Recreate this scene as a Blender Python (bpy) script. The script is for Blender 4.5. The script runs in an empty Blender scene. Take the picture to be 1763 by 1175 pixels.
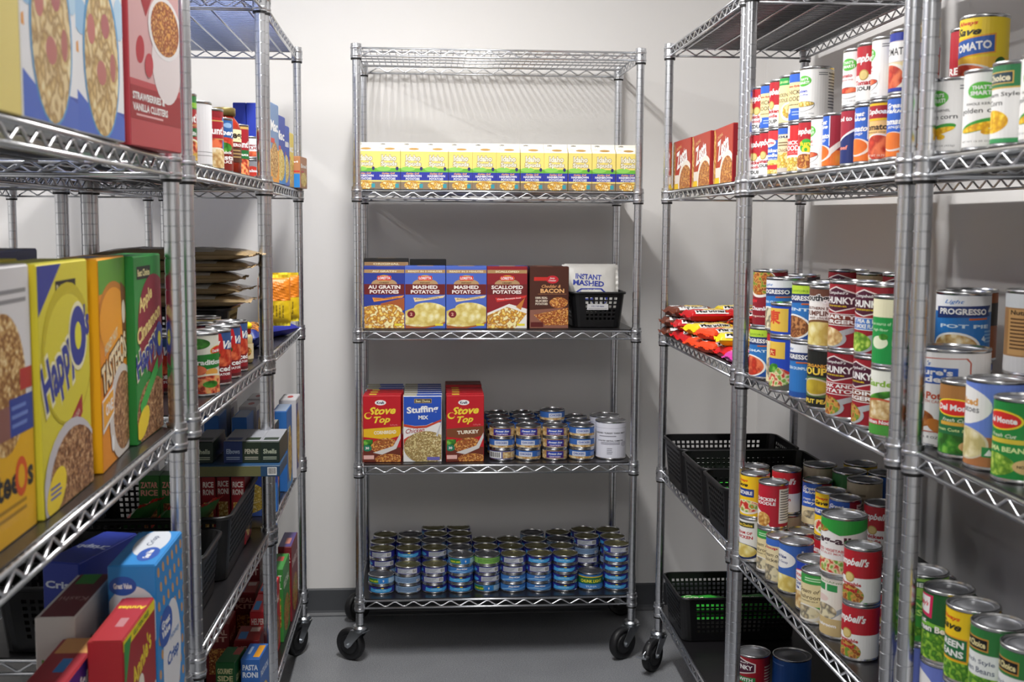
import bpy, bmesh, math, random
from mathutils import Vector, Matrix
random.seed(7)
C = bpy.context.scene
COL = C.collection
R = math.radians
# ---------------------------------------------------------------- camera
CAMH, F, PITCH, ROLL, YAW = 1.40, 2016.0, 0.1002, 0.006457, 0.0755
cd = bpy.data.cameras.new('camera'); cam = bpy.data.objects.new('camera', cd); COL.objects.link(cam)
cd.sensor_width = 36.0; cd.lens = F*36.0/1763.0; cd.clip_start = 0.05
cam.matrix_world = (Matrix.Translation((0, 0, CAMH)) @ Matrix.Rotation(-YAW, 4, 'Z')
                    @ Matrix.Rotation(R(90)-PITCH, 4, 'X') @ Matrix.Rotation(ROLL, 4, 'Z'))
cd.dof.use_dof = True; cd.dof.focus_distance = 3.2; cd.dof.aperture_fstop = 9.0
C.camera = cam
# ---------------------------------------------------------------- world, exposure, lamps
w = bpy.data.worlds.new('world'); C.world = w; w.use_nodes = True
w.node_tree.nodes['Background'].inputs[0].default_value = (0.8, 0.85, 0.9, 1)
w.node_tree.nodes['Background'].inputs[1].default_value = 0.3
C.view_settings.view_transform = 'Standard'; C.view_settings.look = 'None'
C.view_settings.gamma = 1.0; C.view_settings.use_curve_mapping = False
C.view_settings.exposure = 1.3
CEIL = 2.69
# (x, y, length along y, width, watts): the main ceiling strip, then unseen fill strips added near the camera and left
LAMPS = [(-0.10, 2.5, 1.2, 0.09, 19.5), (-0.10, -0.4, 1.2, 0.09, 11.5), (-1.75, 2.2, 1.2, 0.09, 17)]

# ---------------------------------------------------------------- helpers
def prop(o, label=None, cat=None, group=None, kind=None):
    if label: o['label'] = label
    if cat: o['category'] = cat
    if group: o['group'] = group
    if kind: o['kind'] = kind
    return o

def lin(h):
    h = h.lstrip('#'); v = [int(h[i:i+2], 16)/255 for i in (0, 2, 4)]
    return tuple((x/12.92 if x <= .04045 else ((x+.055)/1.055)**2.4) for x in v)+(1.0,)

MATS = {}
def mat(key, color='#808080', rough=.5, metal=0.0, spec=.5, **k):
    if key in MATS: return MATS[key]
    m = bpy.data.materials.new(key); m.use_nodes = True
    b = m.node_tree.nodes['Principled BSDF']
    b.inputs['Base Color'].default_value = lin(color); b.inputs['Roughness'].default_value = rough
    b.inputs['Metallic'].default_value = metal; b.inputs['Specular IOR Level'].default_value = spec
    MATS[key] = m
    return m
def bsdf(m): return m.node_tree.nodes['Principled BSDF']
def bump(m, scale, strength, dist=.001, kind='noise', detail=4, sx=1, sy=1, sz=1):
    nt = m.node_tree; tc = nt.nodes.new('ShaderNodeTexCoord'); mp = nt.nodes.new('ShaderNodeMapping')
    mp.inputs['Scale'].default_value = (sx, sy, sz)
    n = nt.nodes.new('ShaderNodeTexNoise' if kind == 'noise' else 'ShaderNodeTexVoronoi')
    n.inputs['Scale'].default_value = scale
    if kind == 'noise': n.inputs['Detail'].default_value = detail
    bp = nt.nodes.new('ShaderNodeBump'); bp.inputs['Strength'].default_value = strength; bp.inputs['Distance'].default_value = dist
    nt.links.new(tc.outputs['Object'], mp.inputs[0]); nt.links.new(mp.outputs[0], n.inputs['Vector'])
    nt.links.new(n.outputs[0], bp.inputs['Height']); nt.links.new(bp.outputs[0], bsdf(m).inputs['Normal'])
    return m
def food(key, scale, cols, sx=1, sy=1, sz=1, rand=1.0, rough=.45):
    """printed food picture: cells of the given colours"""
    if key in MATS: return MATS[key]
    m = mat(key, cols[0], rough); nt = m.node_tree
    tc = nt.nodes.new('ShaderNodeTexCoord'); mp = nt.nodes.new('ShaderNodeMapping'); mp.inputs['Scale'].default_value = (sx, sy, sz)
    v = nt.nodes.new('ShaderNodeTexVoronoi'); v.inputs['Scale'].default_value = scale; v.inputs['Randomness'].default_value = rand
    n = nt.nodes.new('ShaderNodeTexNoise'); n.inputs['Scale'].default_value = scale*.6; n.inputs['Detail'].default_value = 4
    add = nt.nodes.new('ShaderNodeMath'); add.operation = 'ADD'
    r = nt.nodes.new('ShaderNodeValToRGB'); r.color_ramp.elements[0].position = .2; r.color_ramp.elements[1].position = 1.0
    for i, c in enumerate(cols):
        e = r.color_ramp.elements[0] if i == 0 else (r.color_ramp.elements[-1] if i == len(cols)-1 else r.color_ramp.elements.new(.2+.8*i/(len(cols)-1)))
        e.color = lin(c)
    nt.links.new(tc.outputs['Object'], mp.inputs[0]); nt.links.new(mp.outputs[0], v.inputs['Vector']); nt.links.new(mp.outputs[0], n.inputs['Vector'])
    k1 = nt.nodes.new('ShaderNodeMath'); k1.operation = 'MULTIPLY_ADD'; k1.inputs[1].default_value = 2.2; k1.inputs[2].default_value = -.9
    nt.links.new(n.outputs[0], k1.inputs[0]); nt.links.new(v.outputs['Distance'], add.inputs[0]); nt.links.new(k1.outputs[0], add.inputs[1])
    nt.links.new(add.outputs[0], r.inputs[0]); nt.links.new(r.outputs[0], bsdf(m).inputs['Base Color'])
    return m

class MB:
    """collects faces and builds one mesh object"""
    def __init__(s): s.v = []; s.f = []; s.m = []; s.mats = []; s.smooth = []
    def mi(s, m):
        if m not in s.mats: s.mats.append(m)
        return s.mats.index(m)
    def add(s, vs, fs, m, smooth=False):
        b = len(s.v); s.v += [tuple(p) for p in vs]; k = s.mi(m)
        for f in fs: s.f.append([b+i for i in f]); s.m.append(k); s.smooth.append(smooth)
    def box(s, x0, y0, z0, x1, y1, z1, m):
        s.add([(x0,y0,z0),(x1,y0,z0),(x1,y1,z0),(x0,y1,z0),(x0,y0,z1),(x1,y0,z1),(x1,y1,z1),(x0,y1,z1)],
              [(0,3,2,1),(4,5,6,7),(0,1,5,4),(1,2,6,5),(2,3,7,6),(3,0,4,7)], m)
    def bar(s, a, b, r, m, n=6):
        a = Vector(a); b = Vector(b); d = (b-a).normalized()
        u = d.orthogonal().normalized(); w_ = d.cross(u)
        vs = []
        for p in (a, b):
            for i in range(n):
                t = 2*math.pi*(i+.5)/n; vs.append(p+u*(r*math.cos(t))+w_*(r*math.sin(t)))
        fs = [(i, (i+1) % n, n+(i+1) % n, n+i) for i in range(n)]+[tuple(range(n))[::-1], tuple(range(n, 2*n))]
        s.add(vs, fs, m, True)
    def path(s, pts, r, m, n=6):
        pts = [Vector(p) for p in pts]; vs = []; u = None
        for i, p in enumerate(pts):
            d = (pts[min(i+1, len(pts)-1)]-pts[max(i-1, 0)]).normalized()
            if u is None: u = d.orthogonal().normalized()
            u = (u-d*u.dot(d)).normalized(); w_ = d.cross(u)
            for k in range(n):
                t = 2*math.pi*k/n; vs.append(p+u*(r*math.cos(t))+w_*(r*math.sin(t)))
        fs = [(i*n+k, i*n+(k+1) % n, (i+1)*n+(k+1) % n, (i+1)*n+k) for i in range(len(pts)-1) for k in range(n)]
        s.add(vs, fs+[tuple(range(n))[::-1], tuple(range((len(pts)-1)*n, len(pts)*n))], m, True)
    def lathe(s, prof, m, n=24, c=(0, 0), smooth=True, cap=True):
        vs = [(c[0]+r*math.cos(2*math.pi*i/n), c[1]+r*math.sin(2*math.pi*i/n), z) for r, z in prof for i in range(n)]
        fs = [(j*n+i, j*n+(i+1) % n, (j+1)*n+(i+1) % n, (j+1)*n+i) for j in range(len(prof)-1) for i in range(n)]
        if cap is True or cap == 'start': fs.append(tuple(range(n))[::-1])
        if cap and cap != 'start': fs.append(tuple(range((len(prof)-1)*n, len(prof)*n)))
        s.add(vs, fs, m, smooth)
    def mesh(s, name):
        me = bpy.data.meshes.new(name); me.from_pydata(s.v, [], s.f)
        for m in s.mats: me.materials.append(m)
        me.polygons.foreach_set('material_index', s.m); me.polygons.foreach_set('use_smooth', s.smooth)
        me.update(); return me
    def build(s, name, parent=None, loc=(0, 0, 0), rot=0):
        o = bpy.data.objects.new(name, s.mesh(name)); COL.objects.link(o)
        if parent: o.parent = parent
        o.location = loc; o.rotation_euler = (0, 0, rot); return o
def empty(name, loc=(0, 0, 0), rot=0):
    o = bpy.data.objects.new(name, None); COL.objects.link(o); o.location = loc; o.rotation_euler = (0, 0, rot)
    o.empty_display_size = .05; return o
def link(name, me, parent, loc=(0, 0, 0), rot=0):
    o = bpy.data.objects.new(name, me); COL.objects.link(o); o.parent = parent; o.location = loc; o.rotation_euler = (0, 0, rot); return o
def sharp(me, ang=35):
    try: me.set_sharp_from_angle(angle=R(ang))
    except Exception: pass
    return me

# measured view rays, used to read positions of things on their shelves
def ray(px, py):
    xx = (px-881.5)/F; yy = (py-587.5)/F; c, s = math.cos(-ROLL), math.sin(-ROLL)
    xx, yy = xx*c-yy*s, xx*s+yy*c
    c, s = math.cos(PITCH), math.sin(PITCH); y = c-s*yy; z = -s-c*yy
    c, s = math.cos(-YAW), math.sin(-YAW)
    return (xx*c-y*s, xx*s+y*c, z)
def at_z(px, py, z): r = ray(px, py); t = (z-CAMH)/r[2]; return r[0]*t, r[1]*t
def at_y(px, py, y): r = ray(px, py); t = y/r[1]; return r[0]*t, CAMH+r[2]*t
def at_x(px, py, x): r = ray(px, py); t = x/r[0]; return r[1]*t, CAMH+r[2]*t

# ---------------------------------------------------------------- room
WALL_R, WALL_L, WALL_B, WALL_F = 1.20, -3.0, 4.105, -2.2
wallm = bump(mat('wall paint', '#e9e7e5', .6), 900, .12, .0006)
ceilm = bump(mat('ceiling tile', '#e6e6e2', .8), 250, .3, .002)
floorm = mat('grey vinyl floor', '#8d8f93', .42)
nt = floorm.node_tree; tc = nt.nodes.new('ShaderNodeTexCoord'); n1 = nt.nodes.new('ShaderNodeTexNoise'); n1.inputs['Scale'].default_value = 300
n2 = nt.nodes.new('ShaderNodeTexNoise'); n2.inputs['Scale'].default_value = 6
rp = nt.nodes.new('ShaderNodeValToRGB'); rp.color_ramp.elements[0].color = lin('#77797d'); rp.color_ramp.elements[1].color = lin('#a2a4a8')
rp.color_ramp.elements[0].position = .35; rp.color_ramp.elements[1].position = .65
mx = nt.nodes.new('ShaderNodeMix'); mx.data_type = 'RGBA'; mx.blend_type = 'MULTIPLY'; mx.inputs[0].default_value = .25
for n in (n1, n2): nt.links.new(tc.outputs['Object'], n.inputs['Vector'])
nt.links.new(n1.outputs[0], rp.inputs[0]); nt.links.new(rp.outputs[0], mx.inputs[6]); nt.links.new(n2.outputs[0], mx.inputs[7]); nt.links.new(mx.outputs[2], bsdf(floorm).inputs['Base Color'])
basem = mat('baseboard vinyl', '#4a4c50', .45)
def slab(name, a, b, m):
    mb = MB(); mb.box(*a, *b, m); return prop(mb.build(name), kind='structure')
slab('floor', (WALL_L-.1, WALL_F-.1, -.1), (WALL_R+.1, WALL_B+.1, 0), floorm)
slab('ceiling', (WALL_L-.1, WALL_F-.1, CEIL), (WALL_R+.1, WALL_B+.1, CEIL+.1), ceilm)
slab('wall_back', (WALL_L-.1, WALL_B, 0), (WALL_R+.1, WALL_B+.1, CEIL), wallm)
slab('wall_right', (WALL_R, WALL_F, 0), (WALL_R+.1, WALL_B, CEIL), wallm)
slab('wall_left', (WALL_L-.1, WALL_F, 0), (WALL_L, WALL_B, CEIL), wallm)
slab('wall_front', (WALL_L-.1, WALL_F-.1, 0), (WALL_R+.1, WALL_F, CEIL), wallm)
def baseboard(name, p, q, nrm):
    mb = MB(); p = Vector(p); q = Vector(q); nrm = Vector(nrm)
    prof = [(0, 0), (.014, 0), (.013, .004), (.006, .012), (.0035, .02), (.0035, .094), (0, .1)]
    vs = [e+nrm*a+Vector((0, 0, b)) for e in (p, q) for a, b in prof]; n = len(prof)
    mb.add(vs, [(i, i+1, n+i+1, n+i) for i in range(n-1)], basem); return prop(mb.build(name), kind='structure')
baseboard('baseboard_back', (WALL_L, WALL_B, 0), (WALL_R, WALL_B, 0), (0, -1, 0))
baseboard('baseboard_right', (WALL_R, WALL_F, 0), (WALL_R, WALL_B, 0), (-1, 0, 0))
baseboard('baseboard_left', (WALL_L, WALL_F, 0), (WALL_L, WALL_B, 0), (1, 0, 0))

tube = mat('fluorescent tube', '#ffffff', .4); bsdf(tube).inputs['Emission Color'].default_value = (1, .97, .92, 1); bsdf(tube).inputs['Emission Strength'].default_value = 4
lampm = mat('white lamp housing', '#e8e8e6', .4)
LAMP_TXT = ['white strip ceiling lamp over the aisle before the back rack', 'white strip ceiling lamp over the near end of the aisle', 'white strip ceiling lamp behind the left racks']
for (x, y, ln, wd, pw), txt in zip(LAMPS, LAMP_TXT):
    t = prop(empty('ceiling_lamp', (x, y, CEIL)), txt, 'lamp', 'ceiling strip lamps')
    mb = MB(); mb.box(-.06, -ln/2-.03, -.05, .06, ln/2+.03, 0, lampm); mb.build('housing', t)
    mb = MB(); mb.bar((0, -ln/2, -.068), (0, ln/2, -.068), .016, tube, 10); mb.build('tube', t)
    ld = bpy.data.lights.new('lamp_light', 'AREA'); ld.shape = 'RECTANGLE'; ld.size = wd; ld.size_y = ln; ld.energy = pw; ld.color = (1, .982, .962)
    lo = bpy.data.objects.new('lamp_light', ld); COL.objects.link(lo); lo.location = (0, 0, -.09); lo.parent = t

# ---------------------------------------------------------------- wire racks
LEN, DEP = 0.875, 0.415
HS = [1.8935, 1.4629, 1.0269, .5996, .1635]              # underside of the collars of the five shelves
TOP = [h+.0405 for h in HS]                           # what stands on a shelf stands here
chrome = mat('chrome wire', '#e4e6ea', .28, 1.0); chromep = mat('chrome post', '#d6d8dc', .27, 1.0)
groove = mat('post groove', '#5c5e62', .35, 1.0); collarm = bump(mat('chrome collar', '#d0d2d6', .3, 1.0), 60, .15, .001)
sleeve = mat('black sleeve', '#141414', .5); rubber = mat('black rubber wheel', '#17171a', .5); zinc = mat('zinc steel', '#c4c8cc', .28, 1.0)
linerm = bump(mat('black shelf liner', '#1b1a1c', .28), 35, .12, .002); liner2 = mat('dark grey liner', '#57585c', .5); liner3 = mat('pale translucent liner', '#c9d0e2', .5)
_t = liner3.node_tree.nodes.new('ShaderNodeBsdfTranslucent'); _t.inputs[0].default_value = lin('#c4cde6'); _m = liner3.node_tree.nodes.new('ShaderNodeMixShader'); _m.inputs[0].default_value = .65
_o = liner3.node_tree.nodes['Material Output']; liner3.node_tree.links.new(bsdf(liner3).outputs[0], _m.inputs[1]); liner3.node_tree.links.new(_t.outputs[0], _m.inputs[2]); liner3.node_tree.links.new(_m.outputs[0], _o.inputs[0])

def post_mesh():
    mb = MB(); r = .0127; prof = []; z = 0.0; H = 1.82
    prof = [(r, 0)]
    k = 1
    while k*.0254 < H-.01:
        z = k*.0254; prof += [(r, z-.0012), (r-.0011, z-.0006), (r-.0011, z+.0006), (r, z+.0012)]; k += 1
    prof += [(r, H-.003), (r-.003, H), (.001, H)]
    mb.lathe(prof, chromep, 20); return sharp(mb.mesh('post'), 30)
POST = post_mesh(); POSTZ = .122
def zig(mb, p, q, zl, zh, period=.0585, r=.0022, inset=.022):
    p = Vector(p); q = Vector(q); L_ = (q-p).length; d = (q-p)/L_; n = max(2, round((L_-2*inset)/(period/2)))
    pts = [p+d*(inset+(L_-2*inset)*i/n)+Vector((0, 0, zh if i % 2 else zl)) for i in range(n+1)]
    pp = [pts[0]]
    for i in range(1, n):                               # rounded bends
        a, b, c = pts[i-1], pts[i], pts[i+1]; pp += [b+(a-b)*.12, b+(c-b)*.12]
    pp.append(pts[-1]); mb.path(pp, r, chrome, 6)
def shelf_mesh():
    mb = MB(); hx, hy = LEN/2, DEP/2; zl, zh = .011, .0345; e = .010
    for sy in (-1, 1):
        for z in (zl, zh): mb.bar((-hx+e, sy*hy, z), (hx-e, sy*hy, z), .0032, chrome, 8)
        zig(mb, (-hx, sy*hy, 0), (hx, sy*hy, 0), zl+.003, zh-.003)
    for sx in (-1, 1):
        for z in (zl, zh): mb.bar((sx*hx, -hy+e, z), (sx*hx, hy-e, z), .0032, chrome, 8)
        zig(mb, (sx*hx, -hy, 0), (sx*hx, hy, 0), zl+.003, zh-.003)
    for fy in (.11, .33, .5, .67, .89): mb.bar((-hx, -hy+DEP*fy, zh-.004), (hx, -hy+DEP*fy, zh-.004), .0028, chrome, 6)
    n = 43
    for i in range(n):
        x = -hx+.018+(LEN-.036)*i/(n-1); mb.bar((x, -hy, zh+.0005), (x, hy, zh+.0005), .0014, chrome, 4)
    return mb.mesh('wire_shelf')
SHELF = shelf_mesh()
def liner_mesh(m):
    mb = MB(); hx, hy = LEN/2, DEP/2; c = .022
    pts = [(-hx+c, -hy+.003), (hx-c, -hy+.003), (hx-.002, -hy+c), (hx-.002, hy-c), (hx-c, hy-.003), (-hx+c, hy-.003), (-hx+.002, hy-c), (-hx+.002, -hy+c)]
    z0, z1 = .0366, .0402
    mb.add([(x, y, z) for z in (z0, z1) for x, y in pts], [tuple(range(8))[::-1], tuple(range(8, 16))]+[(i, (i+1) % 8, 8+(i+1) % 8, 8+i) for i in range(8)], m)
    return mb.mesh('shelf_liner')
LINER = {k: liner_mesh(m) for k, m in (('black', linerm), ('grey', liner2), ('pale', liner3))}
def collar_mesh():
    mb = MB(); mb.lathe([(.0135, .004), (.0172, .004), (.0165, .047), (.0135, .047)], collarm, 20, cap=False)
    mb.lathe([(.013, -.001), (.0164, -.001), (.0168, .0045), (.0135, .0045)], sleeve, 20, cap=False)
    for z in (.011, .0345): mb.lathe([(.0168, z-.004), (.0182, z-.002), (.0182, z+.002), (.0168, z+.004)], collarm, 20, cap=False)
    return sharp(mb.mesh('collar'))
COLLAR = collar_mesh()
def caster_meshes():
    mb = MB(); mb.lathe([(.008, .1), (.008, .128), (.0127, .128)], zinc, 16, cap=False)
    mb.lathe([(.003, .121), (.021, .120), (.026, .114), (.026, .111), (.02, .108), (.02, .106), (.024, .104), (.024, .101), (.004, .1)], zinc, 24)
    for s in (-1, 1):                                    # fork plates, swept back to the axle
        pts = [(.024, .104), (-.024, .104), (-.050, .060), (-.048, .046), (-.036, .041), (-.026, .048)]
        y = s*.018; n = len(pts)
        mb.add([(x, y+d, z) for d in (-.0013, .0013) for x, z in pts], [tuple(range(n)), tuple(range(n, 2*n))[::-1]]+[(i, (i+1) % n, n+(i+1) % n, n+i) for i in range(n)], zinc)
        mb.bar((-.038, s*.016, .052), (-.038, s*.025, .052), .006, zinc, 8)
    mb.box(-.024, -.018, .1, .024, .018, .104, zinc)
    fork = sharp(mb.mesh('caster_fork'))
    mb = MB(); w_ = .014; prof = [(.006, -w_), (.030, -w_), (.033, -w_*.7), (.044, -w_), (.049, -w_*.8), (.052, -w_*.4), (.052, w_*.4), (.049, w_*.8), (.044, w_), (.033, w_*.7), (.030, w_), (.006, w_)]
    mb.lathe(prof, rubber, 32); wheel = mb.mesh('wheel')
    wheel.transform(Matrix.Translation((-.038, 0, .052)) @ Matrix.Rotation(R(90), 4, 'X'))
    mb = MB(); mb.path([(-.02, 0, .1), (-.06, 0, .096), (-.075, 0, .075), (-.098, 0, .068)], .004, zinc, 6); mb.box(-.11, -.017, .060, -.088, .017, .066, zinc)
    return fork, sharp(wheel), mb.mesh('brake_lever')
FORK, WHEEL, BRAKE = caster_meshes()
RACKS = {}
def rack(key, txt, x, y, rz, liners, casters, shelves=(0, 1, 2, 3, 4)):
    """x, y: the middle of the footprint"""
    t = prop(empty('wire_shelving_rack', (x, y, 0), rz), txt, 'shelving rack', 'chrome wire racks on wheels'); RACKS[key] = t
    for sx in (-1, 1):
        for sy in (-1, 1): link('post', POST, t, (sx*LEN/2, sy*DEP/2, POSTZ))
    for i in shelves:
        s = link('wire_shelf', SHELF, t, (0, 0, HS[i]))
        for sx in (-1, 1):
            for sy in (-1, 1): link('collar', COLLAR, s, (sx*LEN/2, sy*DEP/2, 0))
        if liners[i]: link('shelf_liner', LINER[liners[i]], s)
    for k, (sx, sy) in enumerate(((-1, -1), (1, -1), (-1, 1), (1, 1))):
        a, br = casters[k]
        c = link('caster', FORK, t, (sx*LEN/2, sy*DEP/2, 0), a-rz); link('wheel', WHEEL, c)
        if br: link('brake_lever', BRAKE, c)
    return t
def foot(anchor, yaw, kind):
    """centre of a rack from its far-front (side racks) or front-left post"""
    c, s = math.cos(yaw), math.sin(yaw)
    lx, ly = {'C': (LEN/2, DEP/2), 'R': (DEP/2, -LEN/2), 'L': (-DEP/2, -LEN/2)}[kind]
    return anchor[0]+lx*c-ly*s, anchor[1]+lx*s+ly*c
b4 = ['black']*4
def cst(*a): return [(R(d), b) for d, b in a]
x, y = foot((-.2045, 3.655), 0, 'C'); rack('C', 'chrome rack against the back wall, facing down the aisle', x, y, 0, [None]+b4, cst((-35, 0), (35, 0), (40, 0), (150, 0)))
for key, anc, yw, txt, ln in (('R3', (.740, 3.551), -.0085, 'chrome rack at the far end of the right row', 'grey'),
                              ('R2', (.727, 2.614), .003, 'chrome rack in the middle of the right row, full of cans', 'grey'),
                              ('R1', (.735, 1.687), 0, 'chrome rack nearest the camera on the right', 'grey')):
    x, y = foot(anc, yw, 'R'); rack(key, txt, x, y, R(-90)+yw, [ln]+b4, cst((25, 0), (10, 1), (180, 0), (200, 0)) if key != 'R3' else cst((50, 1), (120, 0), (180, 0), (90, 0)))
for key, anc, yw, txt in (('L3', (-.394, 3.756), .007, 'chrome rack at the far end of the left row'),
                          ('L2', (-.382, 2.905), -.0211, 'chrome rack in the middle of the left row, canned sauce on it'),
                          ('L1', (-.402, 1.92), 0, 'chrome rack nearest the camera on the left, holding cereal')):
    x, y = foot(anc, yw, 'L'); rack(key, txt, x, y, R(90)+yw, ['pale']+b4, cst((0, 0), (60, 1), (180, 0), (100, 0)))
for key, yy, txt in (('K3', 3.765, 'chrome rack standing back to back behind the far left rack'), ('K2', 2.87, 'chrome rack standing back to back behind the middle left rack')):
    rack(key, txt, -.86-DEP/2, yy-LEN/2, R(-90), ['pale']+b4, cst((0, 0), (60, 0), (180, 0), (100, 0)))
# ---------------------------------------------------------------- printed art
TXT = {}
def text_mesh(s, off, shear):
    k = (s, off, shear)
    if k not in TXT:
        c = bpy.data.curves.new('t', 'FONT'); c.body = s; c.size = 1; c.offset = off; c.shear = shear; c.resolution_u = 2
        o = bpy.data.objects.new('t', c); me = o.to_mesh()
        vs = [(v.co.x, v.co.y) for v in me.vertices]; fs = [tuple(p.vertices) for p in me.polygons]
        o.to_mesh_clear(); bpy.data.objects.remove(o); bpy.data.curves.remove(c)
        x0 = min(v[0] for v in vs); x1 = max(v[0] for v in vs); y0 = min(v[1] for v in vs); y1 = max(v[1] for v in vs)
        TXT[k] = ([((x-x0)/(x1-x0)-.5, (y-y0)/(y1-y0)-.5) for x, y in vs], fs)
    return TXT[k]
def M(c):
    if c in MATS: return MATS[c]
    return mat('print '+c, c, .42) if c[0] == '#' else FOODS(c)
FD = {  # food pictures: scale, colours
 'oat': (95, ['#f0d9a4', '#c99c5c', '#8a5a2c']), 'oat2': (120, ['#d9b184', '#a8764a', '#6d4426']), 'oatsq': (30, ['#f2e2b4', '#d8b878', '#a8824c', '#e8d09c']), 'flake': (60, ['#e9c27c', '#c58b44', '#8f5325', '#d8a060']),
 'noodle': (75, ['#f2e29a', '#dfc04c', '#b78f2c', '#efdf9c']), 'mash': (28, ['#f6efc2', '#e6d688', '#cfb55a']), 'grat': (48, ['#f4e08a', '#e0a93a', '#a8641c', '#f7ebae']),
 'stuff': (90, ['#e8dcae', '#b89a5c', '#7d6434', '#d6c58c']), 'corny': (85, ['#e8c17c', '#b8642c', '#7d3414', '#e0a050']), 'tomato': (30, ['#d8452a', '#b02a18', '#e8764a']),
 'orange': (14, ['#f0a040', '#e87a28', '#d8641c']), 'stew': (60, ['#c8702c', '#7a3414', '#d89a4c', '#6b8f2c']), 'beans': (50, ['#b4d84c', '#5f9c28', '#2f6e1c', '#8fc03c']),
 'peas': (70, ['#cfe06c', '#8fb83c', '#5a8a24']), 'corn': (80, ['#ffe24a', '#f3c21c', '#d89a14']), 'slice': (36, ['#f4eccc', '#e2d6a2', '#c8b97c']), 'clam': (34, ['#efe6c8', '#b8a884', '#6f6a60', '#dcd2ae']),
 'spud': (30, ['#d89a5c', '#b0682c', '#8c4a1c']), 'chick': (50, ['#f2e4c4', '#dcc088', '#b88c54']), 'lentil': (70, ['#a8683c', '#5f3018', '#c88a54']), 'veg': (44, ['#e8742c', '#5fa838', '#f0e0b0', '#c8342c']),
 'spag': (40, ['#f0d880', '#d8b048', '#b08428']), 'sauce': (50, ['#c83a1c', '#8c1c10', '#e8744c', '#e8b06c']), 'rice': (130, ['#f4e6b4', '#d8b468', '#a87c34']), 'split': (16, ['#e0cc4c', '#c8b034', '#a89024']),
 'hash': (70, ['#f6dc84', '#e0ac3c', '#b87c24', '#f8eab0']), 'leaf': (40, ['#7fc048', '#3f8c28', '#245c18']), 'choc': (60, ['#8a5030', '#5a2c18', '#b07c50']), 'cracker': (70, ['#e8c078', '#cf9a4c', '#a86c2c']), 'nood3': (60, ['#f4e8a4', '#e0c45c', '#9cb848', '#d88c3c'])}
def FOODS(c):
    s, cols = FD[c]; return food('food '+c, s*2.0, cols)
OFF0, OFFD = .00015, .00011
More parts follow.
